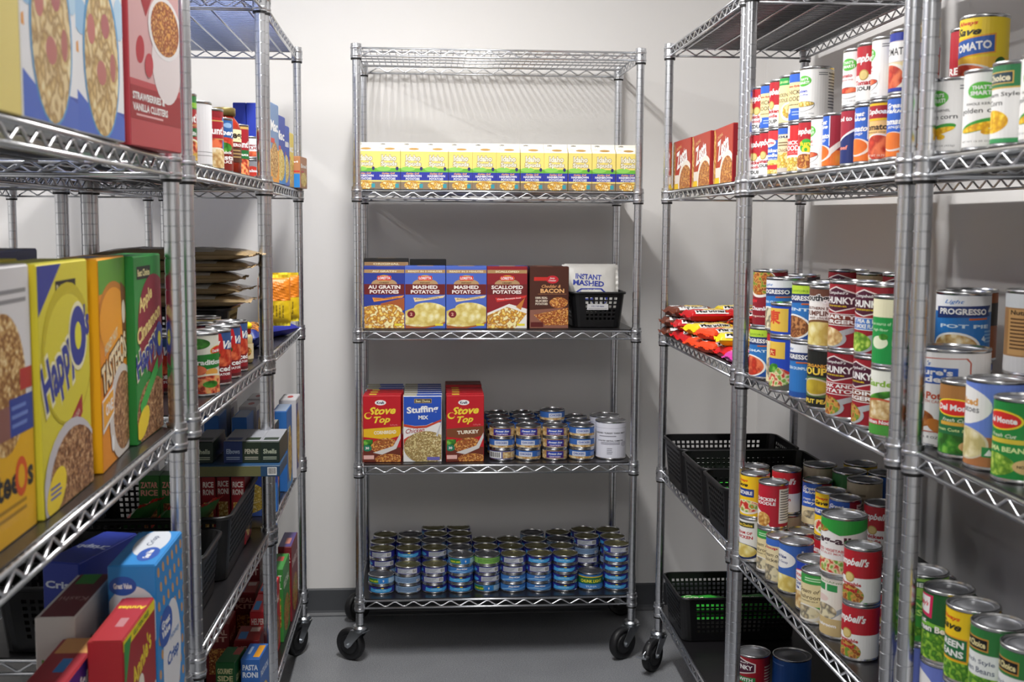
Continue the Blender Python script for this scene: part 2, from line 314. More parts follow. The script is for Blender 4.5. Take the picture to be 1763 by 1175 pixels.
def art(mb, elems, W, H, warp, P=None, cuts=None, cutsy=None):
    P = P or W; placed = []
    X = lambda x: (x-.5)*P
    def emit(vs, fs, c):
        xs = [v[0] for v in vs]; ys = [v[1] for v in vs]; bb = (min(xs), min(ys), max(xs), max(ys))
        if bb[2] <= -W/2 or bb[0] >= W/2 or bb[3] <= 0 or bb[1] >= H: return
        ly = 0
        for b, l in placed:
            if b[0] < bb[2] and b[2] > bb[0] and b[1] < bb[3] and b[3] > bb[1]: ly = max(ly, l+1)
        placed.append((bb, ly))
        planes = []
        if bb[0] < -W/2-1e-6: planes.append(((-W/2, 0, 0), (-1, 0, 0), True))
        if bb[2] > W/2+1e-6: planes.append(((W/2, 0, 0), (1, 0, 0), True))
        if bb[1] < -1e-6: planes.append(((0, 0, 0), (0, -1, 0), True))
        if bb[3] > H+1e-6: planes.append(((0, H, 0), (0, 1, 0), True))
        if cuts: planes += [((x, 0, 0), (1, 0, 0), False) for x in cuts if bb[0]+1e-5 < x < bb[2]-1e-5]
        if cutsy: planes += [((0, y, 0), (0, 1, 0), False) for y in cutsy if bb[1]+1e-5 < y < bb[3]-1e-5]
        if planes:
            bm = bmesh.new(); bv = [bm.verts.new((x, y, 0)) for x, y in vs]
            for f in fs:
                try: bm.faces.new([bv[i] for i in f])
                except ValueError: pass
            for co, no, cl in planes:
                bmesh.ops.bisect_plane(bm, geom=bm.verts[:]+bm.edges[:]+bm.faces[:], plane_co=co, plane_no=no, clear_outer=cl, dist=1e-6)
            bm.verts.index_update(); vs = [(v.co.x, v.co.y) for v in bm.verts]; fs = [[v.index for v in f.verts] for f in bm.faces]; bm.free()
        o = OFF0+OFFD*ly
        out = [warp(x, y, o) for x, y in vs]
        ff = []
        for f in fs:                                     # orient with the art (counter-clockwise in x, y)
            a = sum(vs[f[i]][0]*vs[f[(i+1) % len(f)]][1]-vs[f[(i+1) % len(f)]][0]*vs[f[i]][1] for i in range(len(f)))
            ff.append(list(f) if a > 0 else list(f)[::-1])
        mb.add(out, ff, M(c))
    def rect(x0, y0, x1, y1, c): emit([(X(x0), y0*H), (X(x1), y0*H), (X(x1), y1*H), (X(x0), y1*H)], [(0, 1, 2, 3)], c)
    def txt(s, cx, cy, w_, h_, c, fl=''):
        f = {t[0]: t[1:] for t in fl.split()}; rot = R(float(f['r'])) if 'r' in f else 0
        sh = .35 if 'i' in f else 0; bold = .035 if 'b' in f else .01
        for off, col in (((bold+.045, f['o']),) if 'o' in f else ())+((bold, c),):
            vs, fs = text_mesh(s, off, sh)
            k = 1.0 if off == bold else 1.06
            pw, ph = w_*P*k, h_*H*k*(1 if off == bold else 1.08)
            cr, sr = math.cos(rot), math.sin(rot)
            emit([(X(cx)+x*pw*cr-y*ph*sr, cy*H+x*pw*sr+y*ph*cr) for x, y in vs], fs, col)
    for e in elems:
        k = e[0]
        if k == 'B': rect(.5-W/P/2, 0, .5+W/P/2, 1, e[1])
        elif k == 'W': rect(.5-W/P/2, e[1], .5+W/P/2, e[2], e[3])      # band all round
        elif k == 'r': rect(*e[1:6])
        elif k == 'e':
            _, cx, cy, rx, ry, c = e[:6]; rot = R(e[6]) if len(e) > 6 else 0; n = 28
            pts = []
            for i in range(n):
                t = 2*math.pi*i/n; x = rx*P*math.cos(t); y = ry*H*math.sin(t)
                pts.append((X(cx)+x*math.cos(rot)-y*math.sin(rot), cy*H+x*math.sin(rot)+y*math.cos(rot)))
            emit(pts, [tuple(range(n))], c)
        elif k == 'p':
            pts = [(X(x), y*H) for x, y in e[2]]; emit(pts, [tuple(range(len(pts)))], e[1])
        elif k == 't': txt(*e[1:])
        elif k == 'N':
            _, x0, y0, x1, y1 = e; rect(x0, y0, x1, y1, '#f4f2ee'); hh = y1-y0; ww = x1-x0
            txt('Nutrition Facts', (x0+x1)/2, y1-hh*.07, ww*.85, hh*.06, '#1c1c1c', 'b')
            for i in range(11): rect(x0+ww*.06, y1-hh*(.16+.075*i), x0+ww*(.9 if i % 3 else .94), y1-hh*(.135+.075*i), '#55565a')
        elif k == 'K':
            _, x0, y0, x1, y1 = e; rect(x0, y0, x1, y1, '#f2f2f0'); ww = x1-x0; rnd = random.Random(3); x = x0+ww*.08
            while x < x1-ww*.12:
                b = ww*rnd.choice((.02, .035, .05)); rect(x, y0+(y1-y0)*.15, x+b, y1-(y1-y0)*.08, '#1a1a1a'); x += b+ww*rnd.choice((.025, .04))
        elif k == 'L':
            _, x0, y0, x1, y1, n, c = e; hh = (y1-y0)/n; rnd = random.Random(n)
            for i in range(n): rect(x0, y1-hh*(i+.7), x0+(x1-x0)*(.7+.3*rnd.random()), y1-hh*(i+.25), c)
# ---------------------------------------------------------------- cans
tin = mat('tin', '#c9cacb', .24, 1.0); tinlid = mat('tin lid', '#9b9ca0', .48, .9); goldlid = mat('golden tin lid', '#77734f', .5, .85); darklid = mat('dark tin lid', '#606166', .5, .85)
NSEG = 40
DES = {}; PROTO = {}
def can_parts(key):
    if key in PROTO: return PROTO[key]
    d = DES[key]; r = d['d']/2; h = d['h']; lid = {'gold': goldlid, 'dark': darklid}.get(d.get('lid'), tinlid)
    mb = MB(); mb.lathe([(r-.004, 0), (r-.001, 0), (r, .0012), (r, .0035), (r-.0012, .005), (r-.0014, h-.005), (r, h-.0035), (r, h-.001), (r-.001, h), (r-.0026, h), (r-.0034, h-.003)], tin, 32, cap='start')
    body = sharp(mb.mesh('body'), 50)
    mb = MB(); mb.lathe([(r-.0034, h-.0034), (r*.86, h-.0038), (r*.84, h-.0026), (r*.74, h-.0026), (r*.72, h-.0036), (r*.5, h-.0036), (r*.48, h-.0030), (.0005, h-.0030)], lid, 32, cap='end')
    if d.get('tab'): mb.path([(r*.3*math.cos(t*.4)*.6, r*.62+r*.22*math.sin(t*.4), h-.001) for t in range(17)], .0011, lid, 5)
    ld = sharp(mb.mesh('lid'), 40)
    mb = MB(); rl = r-.0009; z0, z1 = .0055, h-.0055; n = NSEG; circ = 2*math.pi*rl
    pt = [(-rl*math.sin(2*math.pi*i/n)*-1, -rl*math.cos(2*math.pi*i/n)) for i in range(n)]     # i=0 faces -y
    mb.add([(x, y, z) for z in (z0, z1) for x, y in pt], [(i, (i+1) % n, n+(i+1) % n, n+i) for i in range(n)], M(d['bg']), True)
    def warp(x, y, o):
        t = x/circ*n; k = math.floor(t); f = t-k; a = pt[k % n]; b = pt[(k+1) % n]
        px, py = a[0]*(1-f)+b[0]*f, a[1]*(1-f)+b[1]*f; s = (rl+o)/rl
        return (px*s, py*s, z0+y)
    cuts = [circ*k/n for k in range(-n//2+1, n//2)]
    art(mb, d['art'], circ, z1-z0, warp, P=.36*circ, cuts=cuts)
    PROTO[key] = [('body', body), ('lid', ld), ('label', mb.mesh('label'))]; return PROTO[key]
# ---------------------------------------------------------------- cartons
def carton_parts(key):
    if key in PROTO: return PROTO[key]
    d = DES[key]; w_, dd, h = d['w'], d['dp'], d['h']; bg = M(d['bg'])
    bm = bmesh.new(); bmesh.ops.create_cube(bm, size=1); bmesh.ops.scale(bm, vec=(w_, dd, h), verts=bm.verts); bmesh.ops.translate(bm, vec=(0, 0, h/2), verts=bm.verts)
    bmesh.ops.bevel(bm, geom=bm.edges[:], offset=.0012, segments=1, affect='EDGES'); bm.verts.index_update()
    mb = MB(); mb.add([tuple(v.co) for v in bm.verts], [[v.index for v in f.verts] for f in bm.faces], bg); bm.free()
    e = .0013
    def face(k, W, H, wp):
        if k in d: art(mb, d[k], W-2*e, H-2*e, wp)
    sd = d.get('edge', d['bg'])
    face('front', w_, h, lambda x, y, o: (x, -dd/2-o, y+e))
    for k, s in (('side', 1), ('side', -1)):
        if k in d: face(k, dd, h, lambda x, y, o, s=s: (s*(w_/2+o), s*x, y+e))
    face('back', w_, h, lambda x, y, o: (-x, dd/2+o, y+e))
    out = [('carton', mb.mesh('carton'))]
    mb = MB(); f0 = -dd/2+.0015; f1 = dd/2-.006; zt = h+.0002; t = .0007
    mb.box(-w_/2+.001, f0, zt-.0004, w_/2-.001, f1, zt+t, M(d.get('flapc', d['bg'])))
    if 'top' in d: art(mb, d['top'], w_-.002, f1-f0, lambda x, y, o: (x, f0+y, zt+t+o))
    out.append(('top_flap', mb.mesh('top_flap'))); PROTO[key] = out; return out
def gable_parts(key):
    """milk-style carton with a folded gable top"""
    if key in PROTO: return PROTO[key]
    d = DES[key]; w_, dd, h = d['w'], d['dp'], d['h']; bg = M(d['bg']); hb = h*.80
    mb = MB(); x, y = w_/2, dd/2; zt = h*.93
    vs = [(-x, -y, 0), (x, -y, 0), (x, y, 0), (-x, y, 0), (-x, -y, hb), (x, -y, hb), (x, y, hb), (-x, y, hb), (-x, -.003, zt), (x, -.003, zt), (x, .003, zt), (-x, .003, zt), (-x*.3, 0, zt-.004), (x*.3, 0, zt-.004)]
    mb.add(vs, [(0, 3, 2, 1), (0, 1, 5, 4), (1, 2, 6, 5), (2, 3, 7, 6), (3, 0, 4, 7), (4, 5, 9, 8), (6, 7, 11, 10), (5, 6, 10, 9), (7, 4, 8, 11)], bg)
    art(mb, d['front'], w_, hb, lambda a, b, o: (a, -y-o, b))
    art(mb, d['roof'], w_, math.hypot(zt-hb, y-.003), lambda a, b, o: (a, -y+b*(y-.003)/math.hypot(zt-hb, y-.003)-o, hb+b*(zt-hb)/math.hypot(zt-hb, y-.003)+o))
    a = mb.mesh('carton')
    mb = MB(); mb.box(-x, -.0032, zt-.001, x, .0032, h, M('#f3efe2')); art(mb, d['fin'], w_, h-zt, lambda a, b, o: (a, -.0032-o, zt+b))
    PROTO[key] = [('carton', a), ('top_fin', mb.mesh('top_fin'))]; return PROTO[key]
# ---------------------------------------------------------------- soft bags, lying flat, long side along x
def bag_parts(key):
    if key in PROTO: return PROTO[key]
    d = DES[key]; w_, dd, t = d['w'], d['dp'], d['h']; nx, ny = 26, 18; rnd = random.Random(key); ph = [rnd.uniform(0, 6) for _ in range(6)]
    sq = d.get('sq', 4)
    def hgt(u, v):
        a = max(0, 1-abs(u)**(sq+1))*max(0, 1-abs(v)**sq)
        wr = .05*math.sin(7*u+ph[0]+3*v)*math.sin(5*v+ph[1])+.035*math.sin(15*u+ph[2])*math.sin(9*v+6*u+ph[3])+.02*math.sin(31*u+ph[4]+11*v)
        return t*(.5*a**.75*(1+wr*(1.6 if d.get('wr') else 1)))
    def P3(u, v, s, o=0):
        z = hgt(u, v); return (u*w_/2, v*dd/2, t/2+s*(z+.0004+o))
    mb = MB(); bgm = M(d['bg']) if isinstance(d['bg'], str) else d['bg']
    g = [(-1+2*i/nx, -1+2*j/ny) for j in range(ny+1) for i in range(nx+1)]
    q = [(j*(nx+1)+i, j*(nx+1)+i+1, (j+1)*(nx+1)+i+1, (j+1)*(nx+1)+i) for j in range(ny) for i in range(nx)]
    mb.add([P3(u, v, 1) for u, v in g], q, bgm, True); mb.add([P3(u, v, -1) for u, v in g], [f[::-1] for f in q], M(d.get('under', d['bg'])) if isinstance(d['bg'], str) else bgm, True)
    if 'front' in d:
        art(mb, d['front'], w_, dd, lambda x, y, o: P3(max(-1, min(1, x*2/w_)), max(-1, min(1, y*2/dd-1)), 1, o*2.2),
            cuts=[w_*(-.5+i/nx) for i in range(1, nx)], cutsy=[dd*i/ny for i in range(1, ny)])
    out = [('wrapper', mb.mesh('wrapper'))]
    for s in (-1, 1):
        mb = MB(); n = 16; e = .010; vs = []
        for j in range(3):
            for i in range(n+1):
                v = -1+2*i/n; x = s*(w_/2-.002+e*j/2); vs.append((x, v*dd/2*.97, t/2+.0012*((i % 2)*2-1)+.003*math.sin(v*5+ph[5])*j/2))
        mb.add(vs, [(j*(n+1)+i, j*(n+1)+i+1, (j+1)*(n+1)+i+1, (j+1)*(n+1)+i) for j in range(2) for i in range(n)], M(d.get('seal', d['bg'])) if isinstance(d.get('seal', d['bg']), str) else bgm)
        out.append(('end_seal', mb.mesh('end_seal')))
    PROTO[key] = out; return out
def parts(key): return {'can': can_parts, 'box': carton_parts, 'gable': gable_parts, 'bag': bag_parts, 'jar': lambda k: PROTO[k]}[DES[key]['k']](key)
# ---------------------------------------------------------------- placing things and their labels
ITEMS = []
def put(key, x, y, z, rot=0, where='', row='', tilt=None, desc=None):
    d = DES[key]; ps = parts(key)
    t = empty(d['name'], (x, y, z), rot)
    if tilt: t.rotation_euler = (tilt[0], tilt[1], rot)
    for n, me in ps: link(n, me, t)
    c, s = math.cos(YAW), math.sin(YAW)
    ITEMS.append([t, desc or d['desc'], d['cat'], where, row, (x*c-y*s)/(x*s+y*c), z])
    return t
ORD = ['', 'first', 'second', 'third', 'fourth', 'fifth', 'sixth', 'seventh', 'eighth', 'ninth', 'tenth', 'eleventh', 'twelfth', 'thirteenth', 'fourteenth', 'fifteenth', 'sixteenth']
def finish_labels():
    rows = {}
    for it in ITEMS: rows.setdefault((it[3], it[4]), []).append(it)
    for (wh, rw), its in rows.items():
        its.sort(key=lambda i: i[5]); n = len(its)
        for k, it in enumerate(its):
            if n == 1: o = ''
            elif k == 0: o = 'leftmost'
            elif k == n-1: o = 'rightmost'
            elif k < n/2: o = ORD[k+1]+' from left'
            else: o = ORD[n-k]+' from right'
            lab = it[1]+', '+(o+', ' if o else '')+(rw+', ' if rw else '')+wh
            if len(lab.replace('-', ' ').split()) > 16: print('LONG', len(lab.replace('-', ' ').split()), lab)
            prop(it[0], lab.replace(' ,', ','), it[2], it[2]+'s on the '+wh)
def polar(px, d):                       # ground point d metres away in the pixel column px (at eye height)
    r = ray(px, 372); k = math.hypot(r[0], r[1]); return r[0]/k*d, r[1]/k*d
def edge_x(px, x0, r, right):           # centre (x0, y) of a can whose silhouette edge shows at px: its left edge on the right racks
    rr = ray(px, 372); a = math.atan2(rr[0], rr[1]); lo, hi = .3, 6.0
    for _ in range(50):
        m = (lo+hi)/2; d = math.hypot(x0, m); e = math.atan2(x0, m)-(math.asin(r/d) if right else -math.asin(r/d))
        if (e > a) == right: lo = m
        else: hi = m
    return x0, (lo+hi)/2
def edge_b(px, py, z, r, right):        # centre from the silhouette column and the lowest row of the base
    rr = ray(px, py); pm = px+(r*.9 if right else -r*.9)*F/2.3
    q = at_z(pm, py, z); D = math.hypot(*q)+r; a = math.atan2(rr[0], rr[1]); th = a+(math.asin(r/D) if right else -math.asin(r/D))
    q = at_z(F*math.tan(th+YAW)+881.5, py, z); D = math.hypot(*q)+r
    return D*math.sin(th), D*math.cos(th)
def face_cam(x, y, turn=0):             # rotation that turns a front (-y) to the camera, then by turn degrees (positive = to the viewer's right)
    return math.atan2(y, x)-R(90)+R(turn) if False else math.atan2(-x, y)+R(turn)
# ---------------------------------------------------------------- designs of the groceries
def can(key, name, desc, d, h, bg, art, **k): DES[key] = dict(k='can', name=name, desc=desc, cat=k.pop('cat', 'can'), d=d/1000, h=h/1000, bg=bg, art=art, **k)
def box(key, name, desc, w, dp, h, bg, **k): DES[key] = dict(k='box', name=name, desc=desc, cat=k.pop('cat', 'box'), w=w/1000, dp=dp/1000, h=h/1000, bg=bg, **k)
def bag(key, name, desc, w, dp, h, bg, **k): DES[key] = dict(k='bag', name=name, desc=desc, cat=k.pop('cat', 'bag'), w=w/1000, dp=dp/1000, h=h/1000, bg=bg, **k)
RED, DRED, WHITE, CREAM, BLUE, NAVY, GREEN, YEL, BLK = '#b8202c', '#8c1a26', '#f2f1ef', '#ecd9a0', '#2f62c4', '#1f2f86', '#2f8f3c', '#f4d62c', '#151517'
def camp(key, t1, t2, desc, food='noodle', full=False, tc=RED, nut=False):
    a = [('B', WHITE), ('W', .47, 1, RED), ('t', "Campbell's", .5, .76, .95, .20, WHITE, 'b i'), ('e', .5, .47, .14, .1, '#b89a4c'), ('e', .5, .47, .11, .08, '#d8c27c')]
    if nut: a += [('N', 1.05, .08, 1.4, .9)]
    if food != 'noodle' or full: a += [('e', .5, .13, .42, .24, WHITE), ('e', .5, .12, .38, .20, food)]
    a += [('t', t1, .5, .33, .62, .09, tc, 'b'), ('t', t2, .5, .22, .5, .08, tc if t2 != 'SOUP' else BLK, 'b')]
    if t2 != 'SOUP' and not full: a += [('t', 'SOUP', .5, .09, .5, .09, BLK, 'b')]
    can(key, 'soup_can', desc, 66, 101, WHITE, a)
camp('camp_cn', 'Chicken', 'Noodle', 'red and white noodle soup can')
camp('camp_tom', 'Tomato', 'SOUP', 'red and white tomato soup can')
camp('camp_nut', 'Chicken', 'Noodle', 'red and white soup can', nut=True)
camp('camp_stew', 'Vegetable', 'Beef', 'red white vegetable soup can', 'stew', True)
can('camp_fun', 'soup_can', 'red soup can with green splash', 66, 101, WHITE, [('B', WHITE), ('W', .5, 1, RED), ('t', "Campbell's", .45, .8, .9, .18, WHITE, 'b i'), ('p', '#3fae3a', [(.5, .42), (1.1, .48), (1.1, .6), (.5, .62)]), ('e', .55, .5, .22, .15, '#3fae3a'), ('t', 'fun', .5, .55, .36, .1, YEL, 'b'), ('e', .55, .42, .13, .09, YEL), ('e', .55, .42, .05, .04, '#3fae3a'), ('e', .5, .17, .45, .2, '#e8e6e2'), ('e', .5, .17, .38, .16, 'corny')])
can('cream_blue', 'soup_can', 'cream soup can with blue bands', 66, 101, CREAM, [('B', CREAM), ('W', .82, 1, BLUE), ('W', 0, .25, BLUE), ('t', 'Home Style', .4, .73, .5, .06, RED, 'b i'), ('t', 'CHICKEN', .5, .6, .8, .1, '#4a3a2c'), ('t', 'NOODLE', .5, .46, .74, .1, '#4a3a2c'), ('t', 'Condensed Soup', .5, .33, .7, .055, '#4a3a2c', 'i'), ('e', .25, .2, .08, .06, '#e8e6f2'), ('L', .4, .08, .85, .2, 2, '#9fb6e8')])
can('green_noodle', 'soup_can', 'cream soup can with green band', 66, 101, CREAM, [('B', CREAM), ('W', .84, 1, '#1f9a48'), ('t', '25% LESS SODIUM', .6, .91, .7, .05, '#d8f0a0', 'b'), ('t', 'CHICKEN', .35, .62, .5, .08, '#4a3a2c'), ('t', 'NOODLE', .35, .5, .5, .08, '#4a3a2c'), ('e', .7, .24, .36, .22, '#ece8e2'), ('e', .7, .25, .28, .17, 'noodle')])
can('blue_noodle', 'soup_can', 'blue and red noodle soup can', 66, 101, BLUE, [('B', BLUE), ('W', .78, 1, '#d8343a'), ('e', .3, .72, .3, .1, WHITE), ('t', 'Flavorite', .3, .72, .46, .07, '#c8343a', 'b'), ('e', .85, .72, .1, .05, WHITE), ('t', 'chicken', .4, .54, .55, .09, WHITE, 'b'), ('t', 'noodle', .4, .43, .5, .09, WHITE, 'b'), ('t', 'CONDENSED SOUP', .4, .34, .6, .04, WHITE), ('e', .5, .12, .6, .2, '#dce87c'), ('e', .5, .1, .5, .14, 'noodle'), ('r', -.6, .1, 1.6, .2, '#d8343a')])
can('beige_noodle', 'soup_can', 'beige noodle soup can', 66, 101, '#e8d2a8', [('B', '#e8d2a8'), ('W', .86, 1, BLUE), ('t', 'Soups', .5, .8, .8, .1, '#26262a', 'b o#ffffff'), ('L', .2, .58, .8, .7, 2, '#7a6a4c'), ('t', 'Chicken', .5, .5, .6, .08, '#6a4a2c'), ('e', .5, .24, .55, .2, 'noodle'), ('r', -.6, 0, 1.6, .1, '#c4bcb4')])
can('red_noodle', 'soup_can', 'bright red noodle soup can', 66, 101, '#d82a2e', [('B', '#d82a2e'), ('r', .0, .72, .35, 1, WHITE), ('t', 'CHICKEN', .5, .62, .75, .09, WHITE, 'b'), ('t', 'NOODLE', .5, .5, .85, .12, WHITE, 'b'), ('t', 'SOUP', .5, .4, .4, .05, '#f4a0a0'), ('e', .5, .05, .9, .3, WHITE), ('e', .5, .02, .8, .28, 'noodle')])
def smart(key, t1, t2, desc, d, h, kind, nut=False, tc=RED):
    a = [('B', '#f1f0ee'), ('e', .5, .76, .26, .115, '#56b83c'), ('t', "THAT'S", .5, .8, .34, .055, WHITE, 'b'), ('t', 'SMART!', .5, .725, .4, .06, WHITE, 'b')]
    if kind == 'corn': a += [('t', t1, .5, .58, .6, .035, '#2c2c2e'), ('t', t2, .5, .48, .86, .09, '#2c2c2e'), ('e', .5, .29, .42, .075, '#3f9c38', 12), ('e', .5, .27, .4, .05, 'corn', 10), ('e', .62, .2, .1, .04, 'corn'), ('t', 'NET WT 15.25 OZ (432g)', .5, .07, .8, .03, '#8a8a8c')]
    else: a += [('t', t1, .42, .55, .45, .065, tc, 'b'), ('t', t2, .42, .47, .5, .04, tc), ('e', .5, .24, .36, .13, '#2c2c2e'), ('e', .5, .24, .345, .122, '#f1f0ee'), ('r', .1, .25, .9, .42, '#f1f0ee'), ('e', .5, .27, .36, .06, '#2c2c2e'), ('e', .5, .27, .345, .054, kind), ('t', 'NET WT 10.75 OZ (305g)', .5, .06, .7, .03, '#8a8a8c')]
    a += [('L', .95, .86, 1.25, .94, 2, '#77787c')]
    if nut: a += [('N', 1.2, .1, 1.7, .97)]
    can(key, 'soup_can' if kind != 'corn' else 'vegetable_can', desc, d, h, '#f1f0ee', a)
smart('sm_tom', 'tomato', 'condensed soup', 'plain white tomato soup can', 66, 101, 'tomato')
smart('sm_chk', 'chicken', 'noodle', 'white noodle soup can', 66, 101, 'noodle', True, '#4a5cc0')
smart('sm_corn', 'WHOLE KERNEL', 'golden corn', 'white corn can with green blob', 75, 111, 'corn')
can('gv_tom', 'soup_can', 'blue and maroon tomato soup can', 66, 101, BLUE, [('B', BLUE), ('r', .85, 0, 1.35, 1, '#9c1c34'), ('t', 'Great', .5, .88, .5, .09, WHITE, 'b i'), ('t', 'Value', .5, .79, .55, .08, WHITE, 'b i'), ('t', 'tomato', .5, .6, .66, .1, WHITE, 'b i'), ('t', 'soup', .5, .5, .4, .06, WHITE, 'i'), ('r', -.9, 0, 1.4, .3, 'orange'), ('p', '#e8dcd6', [(.6, .2), (1.35, .62), (1.35, .52), (.75, .12)]), ('e', .5, .26, .42, .17, '#e8dcd6'), ('e', .46, .27, .38, .15, 'orange'), ('r', .83, .4, .86, 1, '#d8dcf0'), ('N', 1.38, .03, 1.75, .97)])
can('gv_cream', 'soup_can', 'blue cream soup can', 66, 101, '#2c5cc0', [('B', '#2c5cc0'), ('r', .8, 0, 1.2, 1, '#9c1c34'), ('t', 'Great', .4, .88, .5, .09, WHITE, 'b i'), ('t', 'Value', .4, .79, .55, .08, WHITE, 'b i'), ('t', 'cream of', .4, .62, .5, .07, WHITE, 'i'), ('t', 'celery', .4, .52, .45, .09, WHITE, 'b i'), ('e', .4, .2, .8, .22, '#e8d8ac'), ('p', '#d8dcdc', [(.6, .3), (1.1, .5), (1.1, .44), (.7, .22)]), ('e', .5, .24, .3, .1, 'clam'), ('N', 1.02, .04, 1.6, .94)])
can('navy_red', 'soup_can', 'navy soup can with white swoosh', 66, 101, '#1c2c6c', [('B', '#1c2c6c'), ('p', WHITE, [(-.4, .36), (.3, .44), (.8, .62), (1.3, 1), (-.6, 1)]), ('p', '#a8263a', [(-.4, .39), (.28, .47), (.75, .65), (1.2, 1), (-.6, 1)]), ('t', 'good to go', .5, .84, .9, .12, WHITE, 'b'), ('t', 'beef', .4, .3, .4, .08, '#e88a7c', 'b')])
can('cupboard', 'soup_can', 'orange and maroon tomato soup can', 66, 101, '#f0c07c', [('B', '#f0c07c'), ('W', .72, 1, '#a81c2c'), ('W', .96, 1, '#f0c020'), ('W', .69, .73, '#f0c020'), ('t', 'Cupboard', .5, .84, .8, .12, WHITE, 'i b'), ('t', 'tomato', .4, .57, .7, .1, '#3a2c20', 'b'), ('t', 'condensed soup', .4, .48, .6, .04, '#6a4c30'), ('p', '#e8e0da', [(.5, .1), (1.2, .55), (1.2, .4), (.7, .05)]), ('e', .5, .22, .45, .24, '#e8e0da'), ('e', .5, .21, .4, .22, 'tomato'), ('t', 'NET WT 10.75 OZ', .5, .06, .7, .04, '#f4d8c8')])
can('navy_tom', 'soup_can', 'navy tomato soup can', 66, 101, '#2a3a9c', [('B', '#2a3a9c'), ('r', -.6, 0, 1.7, .56, '#ecd8a8'), ('r', .0, .5, .98, .86, '#d8ccc8'), ('r', .02, .515, .96, .845, '#f6f4f2'), ('t', 'TOMATO', .45, .68, .8, .13, '#2c2c2e'), ('e', .35, .24, .5, .25, '#ece6da'), ('e', .3, .24, .43, .22, 'tomato'), ('r', .72, .22, 1.0, .36, '#46a858'), ('t', '1', .86, .29, .06, .08, WHITE, 'b'), ('r', -.6, 0, 1.7, .06, '#2a3a9c')])
can('gold_blue', 'soup_can', 'gold and blue soup can', 66, 101, '#24408c', [('B', '#24408c'), ('W', .6, 1, '#d8b45c'), ('r', .8, .75, 1.2, .92, '#f0ead0'), ('e', 1, .45, .1, .05, WHITE), ('e', 1, .3, .1, .05, '#c83a3a')])
# ready-to-serve soups of the third shelf
def prog(key, t1, bandc, desc, food, h=112, chick=False):
    a = [('B', '#2b74bd'), ('W', .76, 1, bandc), ('r', -.6, 0, 1.8, .1, '#1f4f9c'), ('p', '#20356e', [(-.05, .66), (1.0, .70), (.93, .77), (1.0, .86), (-.05, .83)]), ('p', '#c8642c', [(.55, .64), (.9, .655), (.9, .68), (.55, .67)]), ('t', 'PROGRESSO', .45, .765, .84, .09, WHITE, 'b'), ('t', t1, .5, .55, .9, .055, '#cfe4f4', 'b')]
    if bandc == '#e9ebee': a += [('t', 'Light', .3, .9, .34, .07, '#3a7cc8', 'i')]
    else: a += [('t', 'FLAVORS', .45, .9, .5, .04, '#5a8a24')]
    if food: a += [('e', .32, .22, .46, .24, '#f0f0ee'), ('e', .32, .22, .41, .21, food)]
    a += [('L', .85, .3, 1.25, .5, 4, '#7fb0dc'), ('p', '#d8e8f4', [(.78, .36), (.86, .33), (.9, .38), (.86, .36), (.84, .42)])]
    can(key, 'soup_can', desc, 84, h, '#2b74bd', a)
prog('pr_tom', 'TOMATO', '#b8d83c', 'lime-topped blue tomato can', 'tomato')
prog('pr_lentil', 'LENTIL', '#b8d83c', 'lime-topped blue lentil can', 'lentil')
prog('pr_corn', 'CORN CHOWDER', '#e9ebee', 'white-topped blue chowder can', 'clam')
prog('pr_dump', 'CHICKEN DUMPLING', '#e9ebee', 'white-topped blue dumpling can', None)
prog('pr_pie', 'POT PIE', '#e9ebee', 'white-topped blue soup can', 'chick', 118)
prog('pr_min', 'MINESTRONE', '#e9ebee', 'white and blue minestrone can', 'veg')
def chunky(key, l1, l2, desc, ribc, food, nut=False):
    hx = [(.08, .62), (.5, .55), (.92, .64), (.92, .86), (.5, .97), (.08, .86)]
    hx2 = [(.5+(x-.5)*.9, .76+(y-.76)*.9) for x, y in hx]
    a = [('B', '#9c1a28'), ('p', '#e8dcd8', hx), ('p', '#4c1430', hx2), ('t', "Campbell's", .5, .86, .5, .06, WHITE, 'i'), ('t', 'CHUNKY', .5, .745, .74, .11, WHITE, 'b'), ('t', 'SOUP THAT EATS LIKE A MEAL', .5, .655, .45, .025, '#f0d020', 'b'), ('r', .0, .35, .95, .53, ribc), ('t', l1, .48, .485, .85, .06, WHITE, 'b'), ('t', l2, .48, .405, .8, .065, WHITE, 'b'), ('r', 0, .525, .95, .535, WHITE), ('r', 0, .345, .95, .355, WHITE), ('p', '#aeb2b6', [(.45, .22), (1.25, .44), (1.25, .38), (.6, .16)]), ('e', .38, .14, .36, .15, '#aeb2b6'), ('e', .36, .16, .31, .15, food), ('e', 1.2, .7, .09, .04, '#c04a54')]
    if nut: a += [('K', 1.1, .2, 1.35, .5), ('r', .85, .6, 1.4, .8, '#6c3420'), ('t', 'JUST MICROWAVE', 1.1, .7, .4, .05, '#e8d8c0')]
    else: a += [('r', 1.45, .78, 1.9, .95, '#6c3420'), ('L', 1.1, .08, 1.3, .3, 5, '#d87a84')]
    can(key, 'soup_can', desc, 86, 119, '#9c1a28', a)
chunky('ch_steak', 'STEAK AND', 'POTATO', 'dark red steak soup can', '#9c1a28', 'stew')
chunky('ch_sirloin', 'SIRLOIN', 'BURGER', 'dark red burger soup can', '#7c3a1c', 'stew', True)
chunky('ch_burger', 'HEARTY', 'BURGER', 'dark red burger soup can', '#7a3020', 'chick')
chunky('ch_pea', 'SPLIT PEA & HAM', 'WITH SMOKE FLAVOR', 'dark red pea soup can', '#4a7cc8', 'peas')
